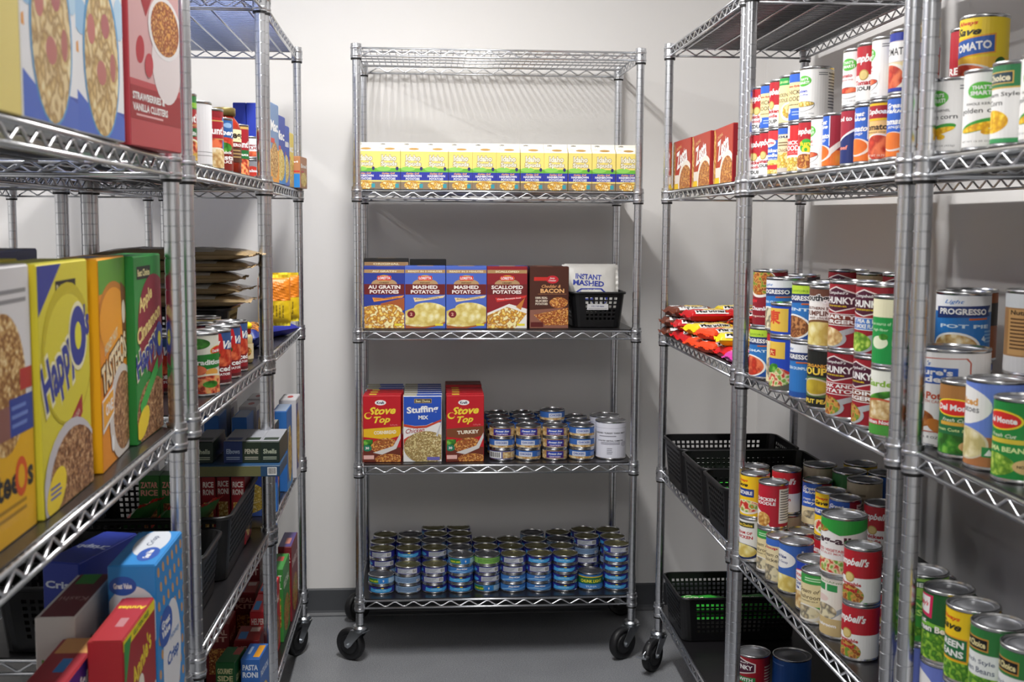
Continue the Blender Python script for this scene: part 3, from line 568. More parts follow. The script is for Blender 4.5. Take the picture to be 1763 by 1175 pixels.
can('maroon_veg', 'soup_can', 'maroon vegetable soup can', 75, 124, '#8c1a26', [('B', '#8c1a26'), ('e', .5, .8, .5, .28, '#f0e8e0'), ('e', .5, .82, .45, .25, 'stew'), ('t', 'NEW', .3, .45, .3, .06, '#f0343c', 'b'), ('t', 'Chunky', .5, .3, .7, .1, WHITE, 'b'), ('t', 'Vegetable', .5, .16, .6, .05, '#f0d8c8')])
can('asian_tall', 'soup_can', 'blue can with yellow square', 84, 112, '#2048b8', [('B', '#2048b8'), ('r', 0, .62, .75, .95, '#e8c04c'), ('r', .25, .67, .52, .8, '#c83a24'), ('t', '大', .38, .735, .2, .1, '#f0d890'), ('e', .45, .16, .62, .24, '#5a5a4c'), ('e', .42, .26, .52, .2, 'veg'), ('e', .4, .42, .2, .08, 'leaf', 20)])
can('asian_short', 'soup_can', 'short blue yellow-square can', 84, 66, '#2048b8', [('B', '#2048b8'), ('r', 0, .08, .8, .92, '#e8c04c'), ('t', '東', .42, .6, .42, .5, '#d8482c', 'b'), ('t', 'IN', .15, .2, .15, .14, '#2c2c2e'), ('L', .95, .2, 1.3, .5, 3, '#5c82d8')])
can('amy_split', 'soup_can', 'black split pea soup can', 76, 112, BLK, [('B', '#1c1f1c'), ('t', 'ORGANIC', .5, .74, .6, .06, '#e8a83c', 'b'), ('t', 'SOUPS', .5, .64, .86, .13, '#f4d44c', 'b'), ('r', .1, .18, .95, .54, '#4c6c3c'), ('e', .5, .36, .4, .16, '#c8c0a0'), ('e', .5, .36, .36, .13, 'split'), ('t', 'SPLIT PEA', .5, .1, .7, .08, '#f4d44c', 'b')])
can('amy_noodle', 'soup_can', 'navy noodle soup can', 76, 112, '#2c2c74', [('B', '#2c2c74'), ('t', 'SOUPS', .5, .66, .86, .13, '#f4b43c', 'b'), ('e', .5, .34, .5, .22, '#f0a84c'), ('e', .5, .36, .42, .18, 'nood3'), ('t', 'NO CHICKEN NOODLE', .5, .1, .85, .07, '#f4d44c', 'b')])
can('southgate', 'soup_can', 'brown and white dumplings can', 76, 112, '#efece8', [('B', '#efece8'), ('W', .86, 1, '#6c4434'), ('t', 'Southgate', .5, .83, .95, .15, BLK, 'b o#ffffff'), ('t', 'SOUTHERN STYLE', .5, .66, .85, .05, '#6c3a2c', 'b'), ('t', 'DUMPLINGS', .5, .57, .9, .09, '#6c3a2c', 'b'), ('t', 'with chicken', .5, .49, .6, .05, '#6c3a2c', 'i'), ('e', .5, .16, .75, .3, '#7c5434'), ('e', .5, .17, .66, .25, 'mash')])
can('greenblack', 'soup_can', 'green and black bean can', 75, 112, '#26262a', [('B', '#26262a'), ('W', .5, .95, '#5fd85c'), ('t', 'SALSA', .5, .72, .5, .1, '#1c3c1c', 'b r90')])
can('purple', 'soup_can', 'purple and white soup can', 75, 112, '#efeaf0', [('B', '#efeaf0'), ('W', .6, 1, '#6c5cb8'), ('t', 'RIGHT', .5, .78, .6, .12, WHITE, 'b'), ('t', 'SQUIRREL', .5, .52, .7, .1, '#3a2c5c', 'b'), ('e', .5, .3, .2, .15, BLK), ('e', .5, .12, .4, .12, '#c83a3a')])
can('noodlegold', 'soup_can', 'pale yellow soup can', 75, 112, '#e8dcae', [('B', '#e8dcae'), ('W', .85, 1, RED), ('t', 'Noodle', .5, .8, .6, .08, WHITE, 'b'), ('e', .5, .3, .4, .25, 'clam')])
can('lowfat', 'soup_can', 'green and cream soup can', 75, 112, '#1f9a48', [('B', '#1f9a48'), ('W', .72, 1, '#ece8c4'), ('t', 'Low source of', .5, .62, .5, .05, '#c8ecc0'), ('t', 'High fiber', .5, .52, .4, .05, '#c8ecc0'), ('e', .5, .33, .2, .1, '#e8f0d0'), ('e', .6, .42, .1, .05, 'leaf')])
can('garden', 'soup_can', 'white garden noodle soup can', 75, 112, '#eef0e4', [('B', '#eef0e4'), ('t', 'Garden', .5, .8, .8, .1, '#8ab83c', 'b'), ('e', .5, .6, .4, .06, 'leaf', 15), ('e', .5, .38, .55, .19, '#c85a3c'), ('e', .5, .37, .5, .17, 'chick'), ('r', -.6, 0, 1.7, .2, '#4c9c3c'), ('r', -.6, .16, 1.7, .24, '#c8343a'), ('t', 'Chicken Noodle', .5, .2, .8, .06, WHITE, 'b')])
can('brown_nut', 'soup_can', 'brown nutrition panel can', 98, 124, '#a87c4c', [('B', '#a87c4c'), ('W', .0, .2, '#d8d8da'), ('W', .82, 1, '#d8dce0'), ('r', .1, .22, 1.0, .8, '#c89c64'), ('t', 'Nutrition Facts', .55, .76, .8, .06, '#3a2814', 'b'), ('L', .15, .28, .95, .7, 9, '#5c3c1c'), ('t', 'Light', .6, .92, .3, .08, '#3a5c8c', 'i')])
can('brown_top', 'soup_can', 'brown paper-labelled can', 84, 118, '#b09a78', [('B', '#b09a78'), ('L', .1, .3, .9, .9, 8, '#6c5a40')])
can('orange_top', 'soup_can', 'orange-brown labelled can', 84, 118, '#b0602c', [('B', '#b0602c'), ('W', .5, .85, '#2c2018'), ('t', 'Cheddar', .5, .66, .8, .12, '#e8a84c', 'b')])
can('grey_can', 'soup_can', 'dark grey labelled can', 84, 112, '#4a4a50', [('B', '#4a4a50'), ('W', .6, .8, '#d8d8da')])
can('yellow_can', 'soup_can', 'yellow labelled can', 75, 112, '#e8c02c', [('B', '#e8c02c'), ('W', .3, .5, '#2f6e2c'), ('t', 'Soup', .5, .7, .5, .12, RED, 'b')])
# cream soups of the fourth shelf
can('red_nut', 'soup_can', 'red noodle soup can', 66, 101, '#b81c30', [('B', '#b81c30'), ('t', 'CHICKEN', .4, .66, .7, .08, WHITE, 'b'), ('t', 'NOODLE', .4, .56, .7, .08, WHITE, 'b'), ('p', '#f0e8dc', [(-.2, .5), (.35, .32), (.6, 0), (-.2, 0)]), ('e', .35, .16, .24, .18, 'cracker'), ('N', .85, .08, 1.5, .92), ('L', 1.6, .2, 1.9, .8, 7, '#e87a84')])
can('yel_veg', 'soup_can', 'yellow vegetable soup can', 66, 101, '#f4c81c', [('B', '#f4c81c'), ('t', 'Always', .4, .88, .5, .08, '#d8341c', 'b i'), ('t', 'Save', .4, .78, .5, .1, BLK, 'b i'), ('r', .05, .48, .85, .68, '#24408c'), ('t', 'VEGETABLE', .45, .58, .7, .09, WHITE, 'b'), ('e', .6, .22, .5, .18, '#f0e8dc'), ('e', .6, .24, .42, .15, 'veg')])
can('cream_mush', 'soup_can', 'cream can with maroon badge', 66, 101, '#ecdc9c', [('B', '#ecdc9c'), ('r', .1, .45, .9, .85, '#8c2430'), ('t', 'Cream of', .5, .75, .6, .08, WHITE, 'i'), ('t', 'Chicken', .5, .6, .6, .1, WHITE, 'b'), ('W', .05, .35, '#e8c84c'), ('e', .5, .2, .4, .12, 'mash')])
can('white_cream', 'soup_can', 'white cream soup can', 66, 101, '#ecebe8', [('B', '#ecebe8'), ('r', .2, .82, .9, .95, '#3c3c20'), ('t', 'Best Choice', .55, .88, .6, .07, '#f4d44c', 'b'), ('t', 'CREAM OF', .5, .68, .7, .07, RED, 'b'), ('t', 'CHICKEN', .5, .57, .74, .08, RED, 'b'), ('e', .5, .2, .6, .2, '#24305c'), ('e', .5, .22, .5, .17, 'mash'), ('L', 1.1, .08, 1.5, .2, 2, '#9a9a9c')])
can('green_cream', 'soup_can', 'green and beige soup can', 66, 101, '#e4d4a4', [('B', '#e4d4a4'), ('W', .8, 1, '#3c9c48'), ('W', .22, .32, '#3c9c48'), ('L', .4, .85, .9, .95, 2, '#c8ecc0'), ('t', 'Cream of', .5, .65, .7, .09, '#5a4a34', 'i'), ('t', 'Mushroom', .5, .52, .8, .09, '#5a4a34'), ('t', 'CONDENSED SOUP', .5, .43, .6, .03, '#5a4a34'), ('e', .45, .16, .5, .19, '#e8e4da'), ('e', .45, .18, .4, .14, 'clam')])
can('blue_cream', 'soup_can', 'pale blue and beige can', 66, 101, '#e4d4a8', [('B', '#e4d4a8'), ('W', .84, 1, '#3c6cc4'), ('t', 'Soup', .5, .78, .5, .08, RED, 'b'), ('t', 'Cream of', .5, .62, .7, .09, '#4a4034', 'i'), ('t', 'Chicken', .5, .5, .7, .09, '#4a4034'), ('e', .4, .18, .5, .2, 'clam')])
can('cloud_blue', 'soup_can', 'blue can with white cloud', 72, 108, '#3c68b8', [('B', '#3c68b8'), ('e', .3, .68, .5, .2, '#ecebe8'), ('t', 'Great Value', .3, .74, .5, .07, '#2c3c7c', 'b'), ('t', 'Cream Soup', .3, .62, .6, .07, '#2c3c7c'), ('e', .4, .12, .8, .22, '#243c74'), ('e', .4, .16, .6, .2, 'mash'), ('r', .95, .1, 1.0, .9, '#ecebe8'), ('L', 1.05, .1, 1.4, .8, 8, '#a8bce0')])
can('king', 'soup_can', 'blue and white chicken can', 70, 104, '#ecebe8', [('B', '#ecebe8'), ('W', .68, 1, '#1f3fa8'), ('e', .5, .72, .42, .12, '#d8443a'), ('e', .5, .72, .38, .1, WHITE), ('t', 'SWANSON', .5, .72, .6, .07, '#c8343a', 'b'), ('t', 'Chicken', .5, .54, .6, .07, '#24408c', 'b'), ('t', 'a la King', .5, .44, .8, .09, '#24408c', 'b'), ('e', .5, .18, .6, .2, 'chick'), ('e', .7, .2, .14, .1, 'veg')])
can('org_white', 'soup_can', 'white organic mushroom soup can', 78, 118, '#e8e4d8', [('B', '#e8e4d8'), ('r', .05, .78, .4, .9, '#2f8f4c'), ('r', .45, .78, .7, .9, '#2f8f4c'), ('t', 'ORGANIC', .5, .94, .7, .03, '#6c8c4c'), ('e', .3, .64, .2, .06, '#e0c8c0'), ('p', '#9aa4ac', [(.5, .35), (1.0, .62), (1.02, .56), (.6, .3)]), ('e', .4, .42, .3, .13, 'clam'), ('r', -.6, 0, 1.8, .3, '#c8b07c'), ('t', 'Mushroom', .4, .18, .6, .06, WHITE, 'b'), ('e', 1.0, .18, .14, .06, '#e8e8e0')])
can('gall', 'vegetable_can', 'tall green-topped vegetable can', 84, 112, '#ecebe8', [('B', '#ecebe8'), ('W', .82, 1, '#2f9c3c'), ('p', '#2f9c3c', [(-.6, .8), (-.1, .98), (.3, .84), (.7, .72), (1.6, .84), (1.6, 1), (-.6, 1)]), ('t', 'Veg-all', .42, .6, 1.0, .18, '#3c1c2c', 'b'), ('t', 'MIXED VEGETABLES', .5, .43, .85, .05, '#c86a6a', 'b'), ('t', 'VEGETALES MIXTOS', .5, .37, .85, .04, '#c86a6a'), ('r', -.3, .02, 1.3, .26, 'veg'), ('e', .2, .8, .25, .06, 'stew')])
can('whitetall', 'soup_can', 'white can with blue lettering', 66, 101, '#ecebe8', [('B', '#ecebe8'), ('t', 'Best', .5, .7, .6, .12, '#24408c', 'b'), ('t', 'Choice', .5, .56, .6, .12, '#24408c', 'b'), ('r', -.6, .0, 1.6, .4, '#8c5434')])
can('chunky_beef', 'soup_can', 'dark red beef soup can', 86, 112, '#9c1a28', [('B', '#9c1a28'), ('p', '#e8dcd8', [(.05, .62), (.5, .55), (.95, .64), (.95, .86), (.5, .97), (.05, .86)]), ('p', '#4c1430', [(.09, .64), (.5, .58), (.91, .66), (.91, .84), (.5, .94), (.09, .84)]), ('t', "Campbell's", .5, .86, .5, .06, WHITE, 'i'), ('t', 'CHUNKY', .5, .745, .74, .12, WHITE, 'b'), ('r', .05, .36, .95, .5, '#2f8f4c'), ('t', 'BEEF WITH', .5, .43, .75, .09, WHITE, 'b'), ('L', 1.2, .1, 1.6, .8, 9, '#e0c8b0')])
can('brown_tan', 'soup_can', 'tan and brown meat can', 98, 100, '#a8845c', [('B', '#a8845c'), ('W', .55, 1, '#5c4030'), ('t', 'HAM AND', .5, .44, .7, .13, WHITE, 'b'), ('t', 'BEANS', .5, .28, .6, .13, WHITE, 'b')])
can('blue_plain', 'vegetable_can', 'plain blue labelled can', 75, 111, '#1f5cb0', [('B', '#1f5cb0'), ('L', .2, .8, .8, .9, 1, '#6c9ce0')])
can('blue_big', 'vegetable_can', 'wide blue labelled can', 98, 114, '#1f5cb0', [('B', '#1f5cb0'), ('L', .1, .86, .7, .91, 1, '#7ca8e8')])
can('dark_green', 'vegetable_can', 'dark green labelled can', 75, 111, '#2c6c34', [('B', '#2c6c34'), ('t', 'Peas', .5, .6, .5, .12, WHITE, 'b')])
can('tan_can', 'vegetable_can', 'plain tan labelled can', 75, 111, '#b8ac90', [('B', '#b8ac90'), ('L', .2, .2, .8, .8, 6, '#7c725c')])
# near right rack
can('yel_tom', 'vegetable_can', 'yellow tomato can', 75, 111, '#f0d02c', [('B', '#f0d02c'), ('r', -.6, 0, 1.8, .4, '#f4c040'), ('t', 'Always', .4, .92, .5, .08, '#c8341c', 'b i'), ('t', 'Save', .4, .80, .62, .12, '#2c2c1c', 'b i'), ('p', '#e8a02c', [(.0, .38), (.98, .46), (.98, .76), (.0, .66)]), ('p', '#3460b0', [(.02, .4), (.95, .48), (.95, .73), (.02, .65)]), ('t', 'TOMATO', .48, .565, .84, .13, WHITE, 'b r4'), ('e', .3, .12, .7, .2, '#e8e0d8'), ('e', .3, .12, .6, .18, 'tomato'), ('e', 1.1, .3, .13, .1, 'leaf'), ('r', 1.5, .1, 1.9, .9, '#c8b84c'), ('L', 1.52, .12, 1.88, .88, 8, '#4a4420')])
can('red_plain', 'vegetable_can', 'deep red tomato can', 75, 111, '#b01c2c', [('B', '#b01c2c'), ('t', 'RED', .5, .35, .6, .12, WHITE, 'b')])
can('green_style', 'vegetable_can', 'green-topped cream style corn can', 75, 111, '#efeeec', [('B', '#efeeec'), ('W', .72, 1, '#2f7c4c'), ('W', .0, .06, '#3c9c5c'), ('r', -.6, .7, 1.8, .72, '#d8b45c'), ('r', .05, .76, .7, .92, '#d8b45c'), ('r', .07, .775, .68, .905, '#24404c'), ('t', 'Choice', .4, .84, .5, .09, '#e8e0c0', 'b'), ('t', 'Cream Style', .4, .62, .8, .07, '#2c2c2e'), ('t', 'Corn', .35, .52, .35, .07, '#2c2c2e'), ('e', .3, .28, .34, .15, 'corn'), ('L', .8, .08, 1.3, .2, 2, '#77787c')])
can('sweetp', 'vegetable_can', 'tall white sweet potato can', 108, 150, '#efeeec', [('B', '#efeeec'), ('p', '#c8583c', [(-.1, .93), (.95, .95), (1.0, .9), (1.0, .25), (.98, .25), (.98, .9), (.93, .94), (-.1, .92)]), ('r', .02, .66, .84, .84, '#2c5cb4'), ('t', "Nature's", .43, .79, .7, .07, WHITE, 'b'), ('t', 'Pride', .4, .71, .5, .07, WHITE, 'b'), ('t', "Thanh's", .3, .88, .4, .05, '#3a6cb8', 'i'), ('t', 'CUT', .25, .61, .2, .035, '#c85a3c'), ('t', 'Sweet Potatoes', .5, .53, .95, .08, '#c8502c', 'b'), ('t', 'PACKED WITH CANE SUGAR', .5, .465, .8, .03, '#c85a3c'), ('e', .3, .27, .27, .1, 'spud'), ('e', .62, .2, .16, .07, '#c87c34', -20), ('e', .8, .21, .11, .08, '#d8904c', -30), ('r', -.1, .13, .98, .14, '#c8583c'), ('t', 'NET WT. 2 LB. 8 OZ. (1.13kg)', .45, .07, .9, .035, '#3c3c3e'), ('r', .68, .38, .84, .44, '#7c7cb8')])
can('dm_cut', 'vegetable_can', 'dark green can with red badge', 75, 111, '#1f6c3c', [('B', '#1f6c3c'), ('W', .78, 1, '#a8743c'), ('e', .5, .68, .46, .13, YEL), ('e', .5, .68, .42, .11, '#d82a24'), ('t', 'Del Monte', .5, .68, .72, .09, WHITE, 'b'), ('t', 'Fresh Cut', .5, .5, .5, .05, '#e8ecd0', 'i'), ('r', .2, .42, .8, .47, '#d8a83c'), ('t', 'Green Cuts & Tips', .5, .35, .9, .06, '#d8e8a0'), ('e', .35, .15, .6, .14, 'leaf'), ('e', .85, .13, .25, .09, '#d8b87c'), ('t', 'NON', .85, .15, .3, .04, '#3c2c14', 'b'), ('t', 'GMO', .85, .1, .3, .04, '#3c2c14', 'b')])
can('dm_peas', 'vegetable_can', 'bright green can with red badge', 75, 111, '#1f8a3c', [('B', '#1f8a3c'), ('e', .4, .76, .4, .13, YEL), ('e', .4, .76, .36, .11, '#d82a24'), ('t', 'Del Monte', .4, .76, .6, .08, WHITE, 'b'), ('t', 'Fresh Cut', .45, .56, .5, .05, '#e8ecd0', 'i'), ('r', .15, .46, .85, .52, '#d8c03c'), ('t', 'LIMA BEANS', .5, .38, .8, .07, '#d8e8a0', 'b'), ('e', .3, .17, .4, .15, 'peas'), ('e', .9, .17, .25, .1, '#d8b87c'), ('t', 'NON GMO', .9, .17, .36, .04, '#3c2c14', 'b')])
can('sliced', 'vegetable_can', 'lavender sliced potato can', 84, 125, '#6c88d8', [('B', '#6c88d8'), ('r', -.6, 0, 1.8, .36, '#b87848'), ('e', .15, .72, .6, .24, WHITE), ('t', 'sliced', .32, .77, .42, .09, '#e0a04c', 'b'), ('t', 'potatoes', .28, .66, .55, .09, '#5c5c60'), ('e', .3, .26, .42, .2, '#d8ccb0'), ('e', .3, .26, .38, .18, 'slice'), ('r', .62, .12, .84, .24, '#2f8f4c'), ('p', WHITE, [(.66, .14), (.8, .14), (.73, .22)]), ('r', 1.0, .6, 1.9, .92, '#c8d0f0'), ('t', 'Nutrition Facts', 1.42, .85, .8, .07, '#2c2c4c', 'b'), ('L', 1.05, .62, 1.8, .78, 3, '#4c5484')])
can('darkleaf', 'vegetable_can', 'white and dark green spinach can', 75, 111, '#e8ece4', [('B', '#e8ece4'), ('W', .7, 1, '#2f8c4c'), ('e', .5, .3, .45, .2, 'leaf')])
can('org_beans', 'vegetable_can', 'light green organic bean can', 75, 111, '#3f9c3c', [('B', '#3f9c3c'), ('W', .66, 1, '#9ccc5c'), ('p', '#1f5c3c', [(.02, .83), (.88, .86), (.84, .96), (.02, .94)]), ('t', 'SunHYME', .44, .9, .7, .07, WHITE, 'b'), ('t', 'ORGANIC', .4, .69, .66, .06, '#3c7c2c', 'b'), ('t', 'GREEN', .45, .58, .7, .1, '#c8f07c', 'b'), ('t', 'BEANS', .45, .46, .7, .1, '#c8f07c', 'b'), ('t', 'Cut', .4, .35, .3, .07, WHITE, 'b'), ('e', .4, .16, .45, .1, 'beans'), ('e', 1.05, .7, .14, .06, '#e8ece0'), ('t', 'USDA', 1.05, .7, .18, .03, '#5c5c4c', 'b')])
can('lib_beans', 'vegetable_can', 'dark green can, white badge', 75, 111, '#1c5c2c', [('B', '#1c5c2c'), ('r', -.6, 0, 1.8, .4, 'beans'), ('p', '#7cc040', [(-.6, .38), (.4, .5), (1.6, .4), (1.6, .44), (.4, .56), (-.6, .45)]), ('p', '#d8245c', [(.0, .68), (.48, .62), (.5, .97), (.0, .97)]), ('p', WHITE, [(.03, .72), (.42, .68), (.44, .94), (.03, .94)]), ('t', "Libby's", .23, .82, .34, .1, '#d8243c', 'b i'), ('t', 'Cut', .2, .57, .3, .08, WHITE, 'b'), ('t', 'Green Beans', .5, .47, .95, .1, WHITE, 'b'), ('e', .9, .82, .16, .05, '#c8d8c0')])
can('as_beans', 'vegetable_can', 'yellow green-bean can', 75, 111, '#f4cc1c', [('B', '#f4cc1c'), ('t', 'Always', .4, .88, .5, .08, '#d84c1c', 'b i'), ('t', 'Save', .4, .77, .55, .12, '#2c2c1c', 'b i'), ('r', .05, .28, .8, .62, '#e8a02c'), ('r', .07, .3, .78, .6, '#1f6c3c'), ('t', 'GREEN', .43, .52, .6, .1, WHITE, 'b'), ('t', 'BEANS', .43, .38, .6, .1, WHITE, 'b'), ('r', .8, 0, 1.8, .3, 'beans'), ('r', 0, 0, .8, .26, 'beans')])
can('bc_beans', 'vegetable_can', 'green and white bean can', 75, 111, '#e8ecea', [('B', '#e8ecea'), ('W', .66, 1, '#2f7c3c'), ('r', .02, .7, .66, .88, '#c8903c'), ('r', .04, .72, .64, .86, BLK), ('t', 'Best Choice', .34, .79, .54, .09, '#e8dca0', 'b'), ('t', 'French Style', .4, .54, .75, .08, '#3c4c6c'), ('t', 'Green Beans', .4, .43, .75, .08, '#3c4c6c'), ('r', -.6, 0, 1.8, .34, 'beans')])
can('lav_low', 'vegetable_can', 'lavender and white vegetable can', 75, 111, '#6c7cc8', [('B', '#6c7cc8'), ('e', .2, .5, .5, .4, WHITE), ('N', .9, .2, 1.5, .9)])
can('great_blue', 'vegetable_can', 'slate blue vegetable can', 75, 111, '#3c5ca8', [('B', '#3c5ca8'), ('e', .5, .66, .4, .14, '#6c8cd0'), ('t', 'Great Value', .5, .68, .6, .09, WHITE, 'b i'), ('r', -.5, .4, .05, .9, '#c8d0e8')])
# left rack cans
can('hunts_red', 'sauce_can', 'red and green pasta sauce can', 75, 125, '#a82228', [('B', '#a82228'), ('W', .8, 1, '#2f7c3c'), ('r', .3, .82, .9, .9, '#8cc03c'), ('t', "Hunt's", .5, .66, .8, .14, WHITE, 'b'), ('t', 'PASTA SAUCE', .5, .55, .6, .04, '#f0c87c'), ('p', '#1f6c34', [(.1, .34), (.8, .38), (.9, .52), (.2, .48)]), ('t', 'Tradit', .5, .42, .5, .06, WHITE, 'b'), ('e', .5, .14, .62, .2, '#e8e0c8'), ('e', .5, .14, .55, .17, 'spag'), ('e', .5, .2, .35, .1, 'sauce')])
can('hunts_blue', 'sauce_can', 'red and blue pasta sauce can', 75, 125, '#a82228', [('B', '#a82228'), ('r', .72, .35, .95, 1, '#3c78b8'), ('W', .9, 1, '#8c1c24'), ('r', .1, .5, .9, .84, '#c8a45c'), ('r', .12, .52, .88, .82, '#a01c28'), ('t', "Hunt's", .5, .66, .7, .14, WHITE, 'b'), ('e', .3, .42, .4, .1, 'tomato'), ('e', .5, .16, .55, .2, '#e8e0c8'), ('e', .5, .16, .48, .17, 'chick')])
can('wine_blue', 'sauce_can', 'blue-topped pasta sauce can', 75, 117, '#7c2018', [('B', '#7c2018'), ('W', .62, 1, '#2c5c9c'), ('e', .6, .9, .16, .05, '#8cb0d8'), ('t', 'Winery', .5, .74, .9, .14, WHITE, 'b i'), ('e', .5, .56, .5, .1, 'tomato'), ('e', .4, .46, .35, .1, 'leaf'), ('t', 'Thick', .5, .36, .5, .06, WHITE, 'b'), ('t', 'Pasta', .5, .26, .7, .1, WHITE, 'b'), ('t', 'SAUCE', .5, .17, .5, .06, WHITE, 'b')])
can('red_lu', 'sauce_can', 'red pasta sauce can', 75, 125, '#9c1c28', [('B', '#9c1c28'), ('W', .95, 1, '#c8a45c'), ('t', "Hunt's", .5, .64, .8, .14, WHITE, 'b'), ('r', 0, .34, 1, .52, '#1f6c34'), ('t', 'Sauce', .5, .43, .5, .06, WHITE, 'b'), ('e', .5, .16, .55, .18, 'sauce')])
can('tomsauce', 'sauce_can', 'short white tomato sauce can', 68, 58, '#e4e2e0', [('B', '#e4e2e0'), ('t', 'TOMATO', .5, .62, .6, .1, '#a01c28', 'b'), ('t', 'SAUCE', .5, .47, .7, .14, '#a01c28', 'b'), ('r', -.3, .02, 1.3, .3, 'tomato'), ('r', .75, .7, 1.2, .95, '#a82c34')])
can('greysauce', 'sauce_can', 'short grey sauce can', 68, 58, '#8c8c90', [('B', '#8c8c90'), ('e', .5, .45, .3, .28, '#c83a2c'), ('t', 'Salsa', .5, .48, .4, .16, WHITE, 'b'), ('r', -.6, 0, 1.8, .12, BLK), ('e', .5, .05, .4, .1, 'tomato')])
can('white_bag_can', 'sauce_can', 'plain white wrapped can', 98, 124, '#e8e8ea', [('B', '#e8e8ea'), ('r', -.6, .2, 1.8, .206, '#5c5c60'), ('r', -.6, .14, 1.8, .146, '#5c5c60'), ('t', 'GO', .95, .4, .12, .06, '#4c7c6c', 'b r90')])
can('dm_trad', 'sauce_can', 'white and green traditional sauce can', 76, 122, '#e4e2d4', [('B', '#e4e2d4'), ('e', .2, .86, .4, .1, 'leaf'), ('e', .85, .73, .26, .09, '#d8b04c'), ('e', .85, .73, .23, .075, '#d8241c'), ('t', 'Del Monte', .85, .73, .4, .05, WHITE, 'b'), ('p', '#1f7c2c', [(-.1, .38), (1.0, .46), (1.0, .7), (.1, .66), (-.1, .68)]), ('t', 'Traditional', .6, .54, .9, .09, WHITE, 'b'), ('e', .2, .4, .3, .1, 'tomato'), ('e', .65, .36, .18, .07, '#e8a84c'), ('e', .6, .12, .72, .22, '#ece4cc'), ('e', .6, .12, .64, .19, 'sauce'), ('e', .6, .16, .2, .06, 'leaf')])
can('redvine', 'sauce_can', 'blue and red diced tomato can', 75, 113, '#8c1c24', [('B', '#8c1c24'), ('W', .66, 1, '#34548c'), ('p', '#c8242c', [(.35, .5), (.75, .55), (.6, .99), (.45, .99)]), ('t', 'Red Vine', .6, .76, 1.1, .16, WHITE, 'b i'), ('e', .7, .5, .42, .17, 'tomato'), ('e', .4, .5, .2, .06, 'leaf', 30), ('t', 'Diced', .6, .28, .6, .11, WHITE, 'b'), ('t', 'TOMATOES', .6, .17, .6, .05, WHITE, 'b'), ('W', 0, .06, '#5c1c20')])
can('whitered', 'sauce_can', 'white and maroon tomato can', 75, 113, '#8c2c34', [('B', '#8c2c34'), ('W', .7, .95, '#d8c0bc'), ('t', 'OR', .6, .86, .4, .1, '#a02c38', 'b'), ('W', .12, .35, '#a8a8a0'), ('W', .0, .12, '#3c4c6c')])
can('label_back', 'sauce_can', 'cream and red tomato can', 75, 119, '#d8c890', [('B', '#d8c890'), ('W', .0, .72, '#c8342c'), ('L', .2, .8, .9, .93, 2, '#7c6c3c'), ('e', .2, .35, .08, .1, '#3c8c3c')])
# tuna, chicken and turkey
BASE_N = '#2a2c8c'
can('tu_blue', 'tuna_tin', 'navy and blue tuna tin', 85, 30, BASE_N, [('B', BASE_N), ('p', '#4aa8e0', [(.08, .1), (.2, .06), (.8, .06), (.92, .3), (.94, .75), (.7, .6), (.5, .72), (.25, .62), (.1, .8)]), ('r', .35, .72, .75, .95, '#26203c'), ('e', .56, .78, .05, .1, '#e8c83c'), ('t', 'Chunk Light', .5, .4, .4, .2, '#d8ecf8', 'i')], lid='gold')
can('tu_back', 'tuna_tin', 'navy tuna tin, back outward', 85, 30, BASE_N, [('B', BASE_N), ('r', .2, .1, .95, .9, '#c8ccd4'), ('L', .22, .15, .7, .85, 6, '#7c8490'), ('K', .75, .12, .93, .88), ('e', -.1, .4, .2, .3, '#4aa8e0')], lid='gold')
can('tu_wave', 'tuna_tin', 'sea blue tuna tin', 85, 30, '#3c78c0', [('B', '#3c78c0'), ('p', '#8cc0e8', [(.0, .2), (.3, .5), (.6, .3), (1, .6), (1, .3), (.6, .1), (.3, .3), (.0, .05)]), ('t', 'StarKist', .5, .74, .4, .28, WHITE, 'b i'), ('e', .8, .3, .2, .15, '#5c9cd8')], lid='gold')
can('tu_green', 'tuna_tin', 'blue and green tuna tin', 85, 30, '#4c8cc0', [('B', '#4c8cc0'), ('p', '#2c7c3c', [(.05, .1), (.5, .1), (.45, .85), (.05, .85)]), ('t', 'CHUNK LIGHT', .28, .4, .4, .3, '#e8e83c', 'b'), ('r', .52, .1, .8, .9, '#2c7cc8'), ('t', '9', .66, .45, .06, .4, WHITE, 'b'), ('r', .85, .1, 1.3, .9, '#a8c4d8')], lid='dark')
can('tu_lime', 'tuna_tin', 'pale green tuna tin', 85, 30, '#8cc05c', [('B', '#8cc05c'), ('L', .1, .15, 1, .85, 5, '#3c7c34')], lid='dark')
can('tu_grey', 'tuna_tin', 'grey-blue tuna tin', 85, 30, '#8ca8c8', [('B', '#8ca8c8'), ('L', .05, .15, .95, .85, 5, '#4c6c94'), ('K', .8, .1, 1.0, .5)], lid='dark')
can('tu_tall', 'tuna_tin', 'tall green tuna can', 85, 57, '#2c6cb0', [('B', '#2c6cb0'), ('r', -.1, .35, 1.1, .8, '#1f6c44'), ('t', 'CHUNK LIGHT', .5, .55, .8, .22, '#f0e83c', 'b'), ('r', -.2, .8, 1.2, .88, '#e0c030'), ('W', .0, .3, '#4c8cd0'), ('t', 'TUNA', .5, .16, .4, .12, '#c8e0f4', 'b')], lid='dark')
can('ck_blue', 'chicken_tin', 'blue chicken tin', 84, 37, '#3c6cb8', [('B', '#3c6cb8'), ('r', .3, .3, .8, .85, '#d8dce8'), ('t', 'CHICKEN', .55, .6, .4, .26, '#3c5ca8', 'b'), ('r', -1, 0, 1.8, .28, 'chick'), ('L', 1.0, .35, 1.3, .8, 4, '#a8c0e8')], lid='dark')
